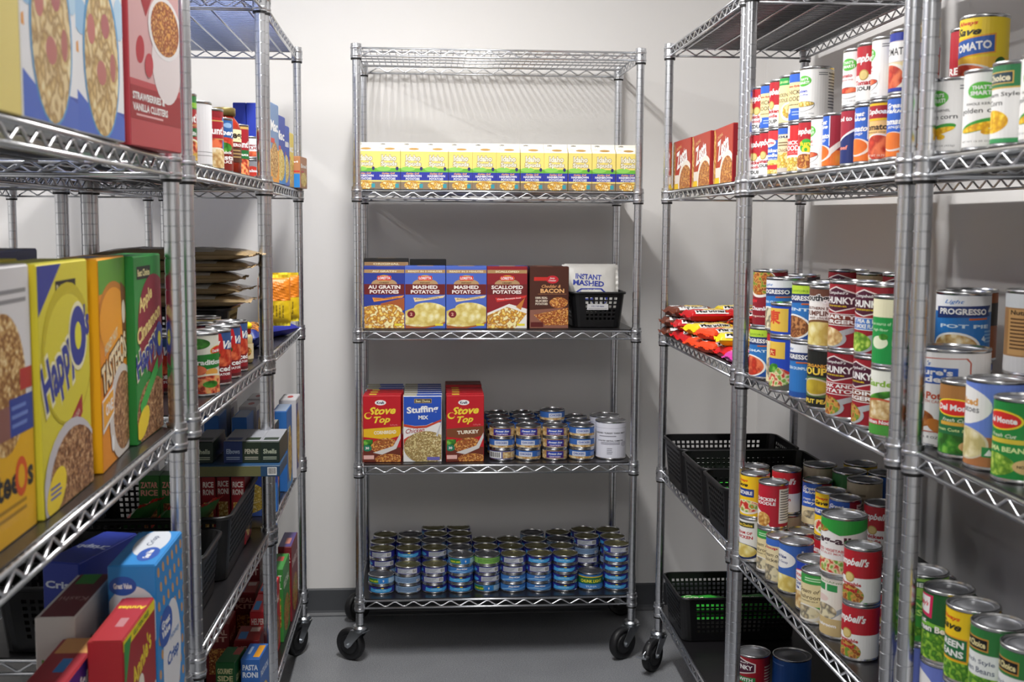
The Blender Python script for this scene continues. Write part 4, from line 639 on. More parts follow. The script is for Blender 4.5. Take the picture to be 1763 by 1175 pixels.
can('ck_purple', 'chicken_tin', 'purple-banded chicken tin', 84, 37, '#d8c090', [('B', 'chick'), ('r', .2, .08, .85, .94, '#4c2c7c'), ('e', .52, .6, .3, .3, '#2c4cb0'), ('t', 'Sweet Sue', .52, .62, .5, .24, WHITE, 'b i'), ('t', 'CHICKEN', .52, .25, .4, .18, '#e8d8f0', 'b')], lid='dark')
can('ck_bar', 'chicken_tin', 'white-panelled chicken tin', 84, 37, '#5c5c88', [('B', '#6c6c9c'), ('K', .0, .1, .55, .9), ('r', .6, .1, 1.2, .9, 'chick')], lid='dark')
can('turkey', 'turkey_can', 'large white printed turkey can', 101, 124, '#e4e4ee', [('B', '#e4e4ee'), ('t', 'CANNED TURKEY THIGH MEAT', .5, .72, 1.0, .045, '#2c2c34', 'b'), ('L', .15, .6, .85, .66, 1, '#8c8c98'), ('t', 'DONATED CENTRAL COMMITTEE', .5, .5, .8, .04, '#2c2c34', 'b'), ('L', .2, .38, .8, .46, 2, '#6c6c78'), ('L', .4, .1, .6, .3, 4, '#8c8c98'), ('r', -.6, .86, 1.8, .865, '#6c6c78'), ('e', .95, .4, .12, .08, '#c0c0cc')])
# ---------------------------------------------------------------- cartons and bags
NB = 'cardboard_box'
# hashbrown cartons: gable tops
DES['hash'] = dict(k='gable', name='hashbrown_carton', desc='yellow hashbrown potato carton', cat='carton', w=.074, dp=.070, h=.146, bg='#f4e27c',
    front=[('B', '#f2dd7a'), ('r', 0, .4, 1, .56, '#6cb83c'), ('e', .3, .54, .3, .06, '#8fd05c'), ('r', 0, .24, 1, .46, '#2c34a0'), ('t', 'Idaho', .52, .83, .6, .15, '#f4eeda', 'b o#8a7a5c'), ('t', 'Spuds', .52, .66, .66, .15, '#f4eeda', 'b o#8a7a5c'), ('t', 'Golden Grill', .5, .42, .55, .05, '#e8a878', 'b i'), ('t', 'HASHBROWN', .5, .355, .74, .06, WHITE, 'b'), ('t', 'POTATOES', .5, .28, .58, .06, WHITE, 'b'), ('r', 0, 0, 1, .2, '#8c7a64'), ('e', .5, .11, .36, .12, 'hash'), ('r', .78, .04, .93, .15, '#3c9ca8'), ('e', .86, .55, .06, .05, '#2c2c6c')],
    roof=[('B', '#fbf6e4'), ('e', .55, .45, .22, .2, '#b88c44'), ('r', .1, .6, .25, .66, '#e8d06c')], fin=[('B', '#f6f2e6'), ('t', 'OPEN', .25, .5, .2, .45, BLK, 'b')])
def loretta(key, desc, bg, top, t1, t2, rib, ribc, fd, sub='CREAMY', topc='#b08c5c'):
    fr = [('B', bg), ('r', 0, .9, 1, .955, topc), ('t', top, .5, .927, .85 if len(top) > 10 else .6, .03, '#e8dcb8', 'b'), ('e', .5, .72, .32, .09, '#b89468'), ('r', 0, .55, 1, .72, '#6c1c1c'), ('e', .5, .82, .18, .045, '#f0d23c'), ('r', .33, .78, .67, .855, '#d8342c'), ('t', 'LORETTA', .5, .818, .3, .045, WHITE, 'b'), ('t', sub, .5, .742, .25, .025, '#5c3c24', 'b'), ('t', t1, .5, .672, .8 if len(t1) > 7 else .62, .06, '#f4ece4', 'b'), ('t', t2, .5, .595, .72, .06, '#f4ece4', 'b')]
    if fd == 'mash': fr += [('e', .5, .16, .75, .16, '#a85a2c', 8), ('e', .52, .2, .68, .17, fd, 6), ('e', .62, .32, .4, .1, fd, -4), ('e', .15, .23, .1, .06, '#7c1c24'), ('t', '2', .15, .23, .06, .05, '#e8b49c', 'b')]
    elif fd == 'grat': fr += [('p', '#a8582c', [(.4, .4), (1, .5), (1, .3), (.6, .2)]), ('e', .35, .1, .75, .28, fd), ('e', .65, .27, .3, .12, fd)]
    else: fr += [('p', '#ece8e0', [(-.1, .22), (.55, .4), (1.1, .3), (1.1, -.1), (-.1, -.1)]), ('p', 'grat', [(-.1, .18), (.5, .35), (1.0, .24), (.7, .0), (-.1, -.1)]), ('p', '#c87c34', [(.72, .35), (.95, .5), (.85, .3)])]
    fr += [('p', ribc, [(.2, .5), (.5, .49), (1.0, .54), (.95, .5), (.5, .455), (.24, .43)]), ('t', rib, .55, .485, .6, .03, '#7c4c2c' if ribc != '#d8342c' else WHITE, 'i r4'), ('r', .75, .04, .95, .075, '#e8d83c'), ('t', 'NET WT 6 OZ (170g)', .2, .05, .35, .02, '#e8e8e8')]
    box(key, 'potato_box', desc, 128, 42, 196, bg, front=fr, top=[('B', bg), ('r', .3, .2, .7, .8, '#c8a46c')], side=[('B', bg), ('r', 0, .55, 1, .72, '#6c1c1c')])
loretta('lo_grat', 'blue au gratin potato box', '#2c3c94', 'AU GRATIN', 'AU GRATIN', 'POTATOES', 'Cheesy Homestyle Sauce', '#e8943c', 'grat', 'CHEESY')
loretta('lo_mash', 'light blue mashed potato box', '#4c68c0', 'READY IN 3 MINUTES', 'MASHED', 'POTATOES', 'Buttery Homestyle', '#ecd29c', 'mash', 'INSTANT')
loretta('lo_scal', 'dark red scalloped potato box', '#8c1c24', 'SCALLOPED', 'SCALLOPED', 'POTATOES', 'Creamy Homestyle Sauce', '#d8342c', 'scal')
loretta('lo_orig', 'tall black original potato box', '#1c1a18', 'ORIGINAL', 'ORIGINAL', 'POTATOES', 'Creamy', '#d8342c', 'mash', topc='#a8845c')
DES['lo_orig']['h'] = .218; DES['lo_orig']['w'] = .142
box('cheddar', 'potato_box', 'brown cheddar and bacon potato box', 125, 44, 196, '#4a2418', front=[('B', '#4a2418'), ('r', .1, .78, .45, .84, '#c82c24'), ('e', .58, .8, .16, .065, '#c82430'), ('t', 'Betty', .58, .82, .14, .03, WHITE, 'i'), ('t', 'Crocker', .58, .785, .2, .03, WHITE, 'i'), ('t', 'Cheddar &', .55, .69, .5, .05, '#e8a86c', 'i'), ('t', 'BACON', .58, .615, .62, .07, '#f0b878', 'b'), ('r', .2, .56, .95, .564, '#c88c5c'), ('t', '100% REAL', .3, .5, .32, .035, '#e8dcc8', 'b'), ('t', 'SLICED', .3, .45, .32, .035, '#e8dcc8', 'b'), ('t', 'POTATOES', .3, .4, .32, .035, '#e8dcc8', 'b'), ('e', .75, .42, .24, .09, 'corny'), ('p', '#8c5c4c', [(0, .3), (1, .34), (1, 0), (0, 0)]), ('p', 'corny', [(.1, .22), (1, .34), (1, .05), (.4, .05)]), ('r', .02, .02, .35, .1, '#5c1c18')], top=[('B', '#4a2418'), ('r', .2, .3, .6, .7, '#c8846c')], side=[('B', '#3c1c14')])
box('blackbox', 'potato_box', 'black box behind the mashed potatoes', 118, 44, 214, '#1a1a1c')
def stove(key, desc, flavor, ribc, side='#a81c24'):
    box(key, 'stuffing_box', desc, 120, 46, 214, '#c01824', front=[('B', '#c01824'), ('e', .46, .9, .15, .04, '#f4f2f0'), ('t', 'Kraft', .46, .9, .2, .04, '#2c3458', 'b'), ('t', 'Stove', .5, .78, .74, .12, '#f4d83c', 'b i r3'), ('t', 'Top', .5, .63, .44, .13, '#f4d83c', 'b i r3'), ('e', .12, .7, .1, .05, '#f4d83c'), ('e', .14, .71, .08, .035, '#c01824'), ('t', 'Stuffing Mix', .82, .56, .22, .03, '#e87a7c', 'i'), ('p', ribc, [(0, .5), (1, .54), (1, .4), (.6, .34), (0, .38)]), ('t', flavor, .58, .45, .6, .055, '#f4ecd8', 'b r3'), ('r', 0, .22, .25, .34, 'leaf'), ('r', 0, 0, 1, .22, '#6c2c1c'), ('e', .55, .25, .36, .11, 'corny', 10), ('p', '#d8d4d0', [(.25, .14), (.8, .24), (1, .44), (1, .36), (.88, .2), (.5, .11)]), ('e', .7, .04, .4, .08, 'corny'), ('e', .1, .21, .12, .05, '#1f7c5c'), ('t', '30', .1, .21, .1, .04, WHITE, 'b'), ('r', 0, .04, .28, .1, '#e8b8b0')], top=[('B', '#c01824'), ('r', .15, .2, .35, .9, '#e8c23c')], side=[('B', side), ('r', .3, .1, .7, .7, '#e8e0d4')])
stove('st_corn', 'red cornbread stuffing box', 'CORNBREAD', '#e8b820'); stove('st_turk', 'red turkey stuffing box', 'TURKEY', '#7c4424')
stove('st_brown', 'brown-topped stuffing box', 'SAVORY', '#7c4424'); DES['st_brown']['bg'] = '#8c2c20'; DES['st_brown']['top'] = [('B', '#7c3424')]
DES['st_brown']['h'] = .222
box('stuffmix', 'stuffing_box', 'blue and white stuffing mix box', 122, 46, 212, '#eceae8', front=[('B', '#eceae8'), ('r', 0, .6, 1, 1, '#2450b8'), ('p', '#2450b8', [(0, .62), (0, .58), (.3, .55), (.6, .56), (1, .66), (1, .7)]), ('p', '#c8442c', [(0, .58), (.3, .545), (.6, .555), (1, .65), (1, .62), (.6, .52), (.3, .51), (0, .54)]), ('r', .28, .9, .74, .965, '#b89a5c'), ('r', .295, .908, .725, .957, BLK), ('t', 'Best Choice', .51, .932, .38, .035, '#e8dca8', 'b'), ('t', 'Stuffing', .5, .79, .84, .13, WHITE, 'b r4'), ('t', 'MIX', .52, .68, .26, .06, WHITE, 'b'), ('t', 'Chicken', .3, .48, .5, .07, '#a82424', 'i r6'), ('p', '#c8442c', [(-.1, .3), (.1, .38), (.5, .48), (.5, .46), (.1, .32), (-.1, .1)]), ('e', .6, .22, .6, .25, 'stuff'), ('p', '#c8c8cc', [(.85, .4), (1, .62), (1, .58), (.9, .38)]), ('r', .62, .02, .96, .07, '#6c68b8')], top=[('B', '#2450b8'), ('r', 0, 0, .35, 1, '#b8b49c')], side=[('B', '#2450b8'), ('r', .2, .1, .8, .8, '#e8e4dc')])
# crackers
box('zesta', 'cracker_box', 'red saltine cracker box', 235, 60, 145, '#a8241c', front=[('B', '#b03018'), ('r', 0, 0, 1, .12, '#f0c414'), ('e', .0, .5, .14, .6, 'cracker'), ('e', .75, .1, .42, .48, '#ece4d8'), ('e', .75, .06, .36, .42, 'corny'), ('t', 'Zesta', .52, .66, .6, .36, WHITE, 'b r10'), ('t', 'ORIGINAL', .35, .86, .3, .06, '#f0b87c', 'r8'), ('r', .12, .12, .36, .3, '#e8dcd0')], side=[('B', '#98202a'), ('r', .15, .08, .85, .46, '#d8d0c4'), ('K', .2, .1, .8, .42), ('t', 'EZ', .5, .8, .4, .1, '#e8e0e0', 'b')], top=[('B', '#a8241c')])
# cereal
box('life', 'cereal_box', 'white oat cereal box with sun picture', 190, 60, 300, '#efeff2', front=[('B', '#efeff2'), ('r', 0, 0, 1, .12, '#2c4cb0'), ('p', '#3c64c8', [(0, .16), (.4, .08), (.8, .12), (1, .1), (1, 0), (0, 0)]), ('t', 'Life', .58, .94, .7, .16, '#3468c0', 'b'), ('t', 'e', .82, .91, .2, .1, '#3c9c4c', 'b'), ('t', 'ORIGINAL', .65, .8, .4, .035, '#6c84d0', 'b r-8'), ('t', 'MULTIGRAIN CEREAL', .65, .76, .5, .03, '#6c84d0', 'r-8'), ('e', .14, .88, .08, .07, '#c8343c'), ('L', .06, .7, .22, .76, 3, '#8c8c90')]+[('p', '#e89c3c', [(.5+.46*math.cos(a), .37+.34*math.sin(a)), (.5+.6*math.cos(a+.08), .37+.42*math.sin(a+.08)), (.5+.46*math.cos(a+.14), .37+.34*math.sin(a+.14))]) for a in (.4, .8, 1.2, 1.6, 2.0, 2.4, 2.8, 3.2)]+[('e', .1, .45, .14, .07, '#9cc8ec'), ('e', .92, .52, .12, .09, '#b8d8f0'), ('e', .52, .32, .39, .33, '#4c9cd0'), ('e', .52, .31, .36, .31, 'oatsq'), ('e', .3, .42, .08, .06, '#c8746c'), ('e', .6, .46, .09, .05, '#b86464'), ('e', .5, .26, .1, .05, '#c07068'), ('e', .75, .3, .06, .06, '#b86860')], side=[('B', '#efeff2'), ('N', .15, .2, .85, .8)])
box('yelc', 'cereal_box', 'pale yellow cereal box', 190, 60, 300, '#ecd87c', front=[('B', '#ecd87c'), ('e', .3, .8, .6, .3, '#8c6a5c'), ('L', .5, .4, .9, .5, 3, '#b89c4c')])
box('fiber', 'cereal_box', 'pink strawberry cereal box', 200, 60, 305, '#c85058', front=[('B', '#d8a8a8'), ('r', 0, 0, 1, .30, '#c04a50'), ('r', 0, .12, 1, .27, '#a0242c'), ('e', .32, .82, .21, .16, '#a8202c'), ('p', '#a8202c', [(.14, .74), (.5, .74), (.32, .6)]), ('t', 'FIBER', .32, .88, .32, .06, WHITE, 'b'), ('t', 'One', .33, .79, .3, .08, WHITE, 'i'), ('t', 'Cereal', .32, .71, .14, .02, '#e8c87c'), ('t', '40% FIBER', .8, .93, .3, .04, '#5c3c3c', 'b'), ('e', .72, .42, .3, .2, '#e8dcdc'), ('e', .7, .58, .34, .15, '#ece8e8'), ('e', .7, .58, .29, .13, 'corny'), ('e', .2, .44, .1, .05, '#b82c38', 70), ('e', .36, .38, .09, .05, '#c03a44', 60), ('t', 'STRAWBERRIES &', .35, .225, .62, .035, WHITE, 'b'), ('t', 'VANILLA CLUSTERS', .38, .175, .68, .035, WHITE, 'b'), ('L', .1, .13, .8, .15, 1, '#e8b0b0')], side=[('B', '#b83a44'), ('N', .2, .3, .8, .8)])
box('pinkbox', 'cereal_box', 'deep pink cereal box mostly hidden', 200, 50, 300, '#d0545c', front=[('B', '#e07078'), ('r', 0, 0, 1, .25, '#a8202c'), ('e', .1, .95, .1, .06, '#a8202c'), ('t', 'NUT CLUSTERS', .3, .2, .5, .03, WHITE, 'b')])
box('toast', 'cereal_box', 'grey-white and yellow ring cereal box', 190, 62, 285, '#d8d6d8', front=[('B', '#dcdadc'), ('r', 0, 0, 1, .38, '#e8b010'), ('e', .55, .58, .35, .26, 'oat'), ('r', .2, .38, .62, .5, '#8c5c54'), ('r', .62, .38, 1, .52, '#2c4498'), ('t', 'Toasteeos', .42, .22, 1.1, .11, '#26262a', 'b'), ('e', .77, .22, .1, .075, '#d8541c'), ('e', .77, .22, .055, .045, '#e8b010'), ('L', .3, .08, .85, .14, 2, '#a87c10'), ('L', .65, .4, .95, .5, 3, '#6c84c8'), ('L', .5, .86, .95, .93, 2, '#8c8c90'), ('r', .8, .54, 1, .62, '#b83430')], side=[('B', '#e8b010')], top=[('B', '#d4d2d4')])
hap = [('t', 'Happy', .36, .56, .66, .26, '#2c3c94', 'b o#f0eac0 r22'), ('e', .75, .68, .2, .15, '#f0eac0'), ('e', .75, .68, .175, .13, '#2c3c94'), ('e', .75, .68, .07, .06, '#e8e03c'), ('t', "'s", .94, .74, .11, .14, '#2c3c94', 'b')]
box('happy', 'cereal_box', 'yellow ring cereal box', 205, 62, 284, '#dccf38', front=[('B', '#dccf38'), ('p', '#2c3c94', [(0, 1), (.45, 1), (0, .8)]), ('r', .33, .86, .74, .93, BLK), ('t', 'Best Choice', .53, .895, .36, .04, '#d8d0a0', 'b'), ('e', .55, .62, .52, .3, '#c8b81c'), ('e', .55, .6, .48, .27, '#dccf38')]+hap+[('p', '#a8242c', [(.2, .22), (.8, .42), (.8, .34), (.3, .12)]), ('t', 'HONEST TOASTED WHOLE GRAIN', .5, .3, .5, .03, '#e8c8b0', 'r18'), ('e', .55, .08, .56, .26, '#c8c4c8'), ('e', .6, .06, .52, .24, 'oat2'), ('e', .22, .08, .2, .08, YEL, 20), ('L', .1, .05, .34, .11, 3, '#4c5cb0')], side=[('B', '#dccf38'), ('N', .2, .2, .8, .6)], top=[('B', '#e0dc3c')])
box('tast', 'cereal_box', 'orange and green nut cereal box', 190, 62, 282, '#f0a414', front=[('B', '#e89018'), ('r', 0, .84, 1, 1, '#5c9c2c'), ('e', .5, .72, .55, .17, '#c87c1c'), ('e', .5, .7, .5, .16, '#f0a01c'), ('p', '#7c4420', [(.8, .88), (1, .84), (.98, .6), (.85, .55)]), ('e', .9, .72, .07, .06, '#e8dcc8'), ('t', 'HONEY NUT', .4, .6, .5, .05, '#e8d8b0', 'b r12'), ('t', 'TASTEEOS', .5, .49, .95, .14, '#f4e0b8', 'b o#5c3014 r12'), ('e', .75, .22, .5, .24, '#d8d0c8'), ('e', .8, .22, .4, .2, 'oat2'), ('p', '#f0ece4', [(0, .18), (.42, .24), (.42, .38), (0, .34)]), ('p', '#f0a82c', [(.02, .2), (.4, .255), (.4, .365), (.02, .33)]), ('t', 'ONE', .24, .29, .26, .06, WHITE, 'b r6'), ('e', .35, .1, .05, .04, WHITE)], side=[('B', '#f4b010')], top=[('B', '#f0b43c'), ('r', .3, .3, .6, .7, '#3c7cc8')])
box('appl', 'cereal_box', 'green apple cinnamon ring cereal box', 175, 62, 280, '#2c8c3c', front=[('B', '#2c8c3c'), ('r', .1, .88, .6, .95, BLK), ('t', 'Best Choice', .35, .915, .44, .04, '#e8dca0', 'b'), ('e', .7, .62, .6, .28, '#8c1c34'), ('t', 'Apple', .4, .76, .5, .1, '#f0d888', 'b r14'), ('t', 'Cinnamon', .5, .63, .9, .09, '#f0d888', 'b r14'), ('t', 'Happy', .4, .46, .8, .17, '#2c3c94', 'b o#e8e4c0 r18'), ('e', .88, .52, .15, .1, '#2c3c94'), ('e', .88, .52, .06, .045, '#e8e03c'), ('e', .6, .12, .6, .2, 'oat2'), ('p', '#3cb04c', [(.1, .2), (.8, .42), (.8, .34), (.3, .18), (.2, .06)]), ('e', .2, .1, .24, .07, YEL, 20)], side=[('B', '#2c8c3c')], top=[('B', '#3c9c4c')])
box('yeltop', 'cereal_box', 'mustard cereal box in the second row', 190, 60, 300, '#c8a01c', front=[('B', '#c8a01c'), ('e', .75, .93, .08, .02, '#a8241c')], side=[('B', '#c8a01c')])
box('bluetop', 'cereal_box', 'slate blue cereal box in the second row', 200, 60, 292, '#3c4478', side=[('B', '#4a5084'), ('t', 'OAT CRUNCH', .5, .97, .7, .03, '#d8d8e8', 'b')], front=[('B', '#3c4478')], top=[('B', '#5c5c60')])
box('gvcrisp', 'cereal_box', 'bright blue crisp cereal box', 180, 66, 280, '#2c84c8', front=[('B', '#2c84c8')]+[('e', .08+.17*i+(.08 if j % 2 else 0), .95-.09*j, .035, .03, '#c89458', 35) for i in range(6) for j in range(10)]+[('e', .52, .42, .34, .3, '#dcdce0'), ('e', .3, .62, .24, .1, '#2c54a8'), ('t', 'Great', .3, .645, .3, .045, WHITE, 'b'), ('t', 'Value', .3, .595, .3, .045, WHITE, 'b'), ('t', 'Honey', .62, .52, .34, .05, '#7ca0d0'), ('t', 'Crisp', .55, .41, .44, .09, '#2c5ca8', 'b'), ('e', .4, .16, .13, .06, '#c89458')], side=[('B', '#2c84c8'), ('e', .5, .72, .6, .18, '#d8d8dc'), ('e', .3, .9, .3, .05, '#2c54a8'), ('t', 'Great Value', .3, .9, .4, .03, WHITE, 'b'), ('t', 'Crisp', .5, .74, .6, .06, '#2c5ca8', 'b')], top=[('B', '#2c84c8'), ('e', .65, .5, .4, .4, '#c8ccd4'), ('e', .3, .35, .2, .25, '#2c54a8'), ('t', 'Great Value', .3, .35, .24, .16, WHITE, 'b'), ('t', 'Crisp', .7, .5, .3, .2, '#3c4c6c')])
box('annie', 'cereal_box', 'red bunny cereal box with yellow stripe', 172, 44, 236, '#9c1c20', front=[('B', '#9c1c20'), ('r', 0, .94, 1, 1, '#e8d414'), ('t', 'GLUTEN FREE', .55, .97, .5, .03, '#5c7c14', 'b'), ('p', '#2f8c3c', [(.02, .98), (.24, .98), (.02, .72)]), ('t', "Annie's", .55, .76, .62, .13, '#e8cc24', 'b r14'), ('e', .5, .6, .1, .08, '#e8e0d0'), ('t', 'Cinnabunnies', .55, .4, .95, .08, '#ece4dc', 'b r16'), ('e', .6, .15, .5, .2, 'cracker')], side=[('B', '#a8202a')], top=[('B', '#a8242c'), ('t', 'Annies', .75, .5, .22, .4, '#e8cc24', 'b r90'), ('r', .3, .3, .5, .6, '#b87c80')])
box('kashi', 'cereal_box', 'white and maroon organic cereal box', 190, 52, 240, '#d8d4d0', front=[('B', '#d8d4d0'), ('e', .8, .5, .2, .3, 'leaf'), ('t', 'Kashi', .5, .75, .5, .1, '#3c7c3c', 'b')], side=[('B', '#d8d4d0'), ('t', 'Kashi', .5, .72, .75, .09, '#5c9c3c', 'b'), ('t', 'Organic', .5, .56, .7, .06, '#8c4c44'), ('t', 'Wheat', .5, .48, .6, .06, '#8c4c44')], top=[('B', '#6c2028'), ('r', .75, .3, 1, .9, '#3c8c34'), ('t', 'Kashi', .4, .5, .2, .4, '#b88c84', 'r90')])
box('raisin', 'cereal_box', 'purple and red raisin cereal box', 185, 50, 212, '#a02430', front=[('B', '#c8a88c'), ('r', 0, .78, 1, 1, '#3c2474'), ('t', 'Raisin', .45, .89, .6, .1, WHITE, 'b i'), ('e', .5, .3, .4, .25, 'flake')], side=[('B', '#a02430'), ('t', 'Bran', .5, .8, .6, .06, WHITE)], top=[('B', '#9c2430'), ('r', .7, 0, 1, 1, '#d89c5c'), ('r', .35, .3, .6, .6, '#2c7cc0')])
box('crispix', 'cereal_box', 'royal blue cereal box leaning back', 175, 60, 250, '#24389c', front=[('B', '#24389c'), ('t', 'Crispix', .45, .7, .7, .14, '#d8e0f0', 'b'), ('e', .5, .3, .4, .2, 'oat')], side=[('B', '#24389c'), ('t', 'Crisp', .5, .86, .9, .06, '#d8e0f0', 'b'), ('e', .5, .6, .4, .1, '#c87c2c')], top=[('B', '#24389c'), ('t', 'Crispix', .5, .5, .4, .5, '#c8d0e8', 'b r90')])
# rice and pasta boxes: narrow side to the camera
def sidebox(key, name, desc, w_, dp, h, bg, l1, l2, col, foodc, topart=None, **k):
    s = [('B', bg), ('t', l1, .5, .88, .86, .085, col, 'b'), ('t', l2, .5, .77, .86, .085, col, 'b'), ('r', .12, .2, .88, .62, foodc)]
    box(key, name, desc, w_, dp, h, bg, front=s, side=[('B', bg), ('e', .5, .3, .4, .25, foodc), ('t', l1+' '+l2, .5, .75, .8, .1, col, 'b')], top=topart or [('B', bg)], **k)
sidebox('riceroni', 'rice_box', 'dark red rice mix box', 31, 105, 165, '#8c1c24', 'RICE', 'RONI', '#e8dcd4', 'rice', [('B', '#8c2c24'), ('r', .6, 0, 1, 1, '#d08c54'), ('r', .15, .4, .5, .8, '#c0b0a8')])
sidebox('pastaroni', 'pasta_box', 'blue pasta mix box', 45, 105, 165, '#3468b4', 'PASTA', 'RONI', '#e0e8f4', 'rice', [('B', '#3468b4'), ('r', .6, .1, .95, .9, '#e8a02c'), ('r', .2, .3, .35, .8, '#a8c0e0')])
sidebox('gourmet', 'pasta_box', 'dark green side dish box', 45, 105, 165, '#1c5c2c', 'GOURMET', 'SIDE', '#d8d4a0', 'lentil', [('B', '#246434'), ('r', .6, .5, 1, 1, '#a84c44')])
sidebox('greenrice', 'rice_box', 'green rice mix box', 48, 60, 170, '#2c6c2c', 'ZATAR', 'RICE', '#e8a08c', 'lentil')
sidebox('darkred', 'pasta_box', 'maroon stickered meal box', 60, 110, 165, '#7c1c20', 'MEAL', 'KIT', '#d8b0a0', 'corny', [('B', '#8c2c28'), ('r', .1, .1, .45, .6, '#3478b8'), ('r', .5, .6, .9, .9, '#c0b0a8')])
sidebox('redsticker', 'pasta_box', 'bright red stickered meal box', 40, 150, 200, '#c01c28', 'HELPER', 'MEAL', '#f0d8d0', 'lentil', [('B', '#d0343c'), ('r', .1, .1, .5, .6, '#3c94d8'), ('r', .5, .65, .95, .9, '#e0d4cc')])
sidebox('greenmeal', 'pasta_box', 'green-topped skillet meal box', 40, 160, 215, '#3c8c3c', 'SKILLET', 'MEAL', '#e8f0d8', 'stew', [('B', '#4c9c4c'), ('r', .3, .5, .8, .8, '#c8544c')])
sidebox('brownmeal', 'pasta_box', 'maroon and purple meal box', 40, 170, 230, '#7c2028', 'DINNER', 'KIT', '#e8d0c8', 'stew', [('B', '#5c4c8c'), ('r', .4, .2, .8, .6, '#d88c7c')])
def pasta(key, desc, bg, txt, col, w_=44, dp=170, h=50, top=None):
    box(key, 'pasta_box', desc, w_, dp, h, bg, front=[('B', bg), ('t', txt, .5, .55, .75, .24, col, 'b'), ('L', .12, .12, .88, .3, 2, col)], top=top or [('B', '#8c8e94'), ('r', .1, .1, .9, .3, bg)], side=[('B', bg)])
pasta('elbows', 'navy elbow pasta box end', '#24386c', 'Elbows', '#a8b8d0'); pasta('darkpasta', 'dark green pasta box end', '#22301f', 'PENNE', '#b8b4a0')
pasta('bluepasta', 'blue pasta box end', '#2c4c84', 'Rotini', '#c0c8d8'); pasta('blackpasta', 'black and green pasta box end', '#1c2c22', 'Shells', '#b0b8a0')
box('flat', 'pasta_box', 'flat olive-edged lasagne box', 195, 150, 26, '#2a4a66', front=[('B', '#6c6c44'), ('r', .78, 0, 1, 1, '#24486c'), ('K', .86, .1, .97, .9)], top=[('B', '#24486c')])
box('spagbox', 'pasta_box', 'blue spaghetti box with curved window', 130, 40, 230, '#2c68b0', front=[('B', '#2c68b0'), ('r', 0, 0, 1, .1, '#3c8cd0'), ('e', .55, .42, .36, .36, '#d8c078'), ('e', .58, .42, .3, .33, 'spag'), ('t', '16 OZ', .25, .75, .3, .06, WHITE, 'b')], side=[('B', '#2c68b0')], top=[('B', '#8c9cb4')])
box('whitepasta', 'pasta_box', 'white and purple pasta box', 120, 50, 235, '#c8c6c8', front=[('B', '#c8c6c8'), ('r', 0, .1, .4, .95, '#3c2c7c'), ('e', .4, .5, .3, .35, 'spag')], side=[('B', '#c4c2c6')], top=[('B', '#d4d2d4'), ('e', .5, .5, .2, .2, '#b8342c')])
box('darkmeal', 'pasta_box', 'narrow dark green meal box', 90, 36, 215, '#24302a', front=[('B', '#24302a'), ('r', .1, .6, .9, .7, '#c8c4c0'), ('e', .5, .3, .35, .18, 'sauce'), ('t', 'Pasta', .5, .84, .6, .05, '#d8a89c', 'b')], side=[('B', '#2c3830')], top=[('B', '#8c8c88')])
def mac(key, desc, c1, c2, fd, ti, w_=140, dp=36, h=186):
    box(key, 'macaroni_box', desc, w_, dp, h, c1, front=[('B', c1), ('r', 0, 0, 1, .42, c2), ('e', .5, .28, .42, .24, fd), ('t', ti, .5, .72, .8, .14, WHITE, 'b'), ('r', .1, .5, .5, .56, '#c83a34')], side=[('B', c1), ('t', ti, .5, .84, .8, .06, WHITE, 'b'), ('r', 0, .5, 1, .55, '#c83a34'), ('r', 0, 0, 1, .45, '#2c84d0')], top=[('B', c1)])
mac('mac_thin', 'slim blue and orange macaroni box', '#6c88b0', '#e89c3c', 'oat', 'Mac', 120, 16, 205); mac('mac_blue', 'royal blue macaroni box', '#2c44a0', '#3c88d0', 'noodle', 'Mac')
mac('mac_blue2', 'blue macaroni box with white panel', '#2c4cb0', '#4c6cc0', 'noodle', 'Cheese', 120, 38, 170); mac('mac_yel', 'yellow cheese macaroni box', '#e8d05c', '#c8a04c', 'noodle', 'Select', 120, 36, 160)
DES['mac_yel']['side'] = [('B', '#f0dc5c'), ('t', 'Select', .5, .76, .8, .1, '#3c3c60', 'b'), ('r', .1, .5, .9, .66, '#4c70b0'), ('e', .5, .22, .45, .2, 'noodle')]
DES['mac_blue2']['side'] = [('B', '#2c4cb0'), ('r', .0, .1, .6, .75, '#e8ece8'), ('L', .05, .15, .5, .7, 7, '#5c5c60')]
mac('mac_tan', 'short orange-brown macaroni box', '#b88058', '#a87448', 'noodle', 'Bowl', 120, 60, 95)
box('bluesq', 'cracker_box', 'narrow navy box', 35, 60, 216, '#2438a0', front=[('B', '#2438a0')], top=[('B', '#24389c')])
# soft packs
def ramen(key, desc, c1, c2, ti, bw=WHITE): bag(key, 'ramen_packet', desc, 124, 94, 30, c1, cat='packet', sq=8, front=[('r', .0, 0, .22, 1, c1), ('e', .62, .5, .22, .4, '#e8c878'), ('e', .62, .5, .19, .34, 'noodle'), ('r', .12, .02, .9, .2, bw), ('t', ti, .5, .11, .7, .13, BLK, 'b'), ('r', .1, .62, .42, .9, bw), ('t', ti, .26, .76, .3, .16, BLK, 'b'), ('r', .84, 0, 1, 1, c2)])
ramen('ra_red', 'red ramen packet', '#c8141c', '#d8342c', 'Maruchan'); ramen('ra_or', 'orange ramen packet', '#e8481c', '#f0701c', 'Maruchan'); ramen('ra_yel', 'yellow ramen packet', '#f0d414', '#f0c414', 'Maruchan')
ramen('ra_brown', 'brown ramen packet', '#6c3420', '#8c4c2c', 'Top Ramen'); ramen('ra_pink', 'pink and purple ramen packet', '#c8409c', '#7c2c6c', 'Shrimp')
cello = mat('cellophane wrapped pasta', '#a08a68', .2); bump(cello, 40, .5, .004, detail=6)
bag('pastabag', 'pasta_bag', 'clear bag of brown pasta', 350, 190, 29, cello, seal=cello, wr=1, front=[('r', .62, .05, .8, .3, '#b8b4ac')])
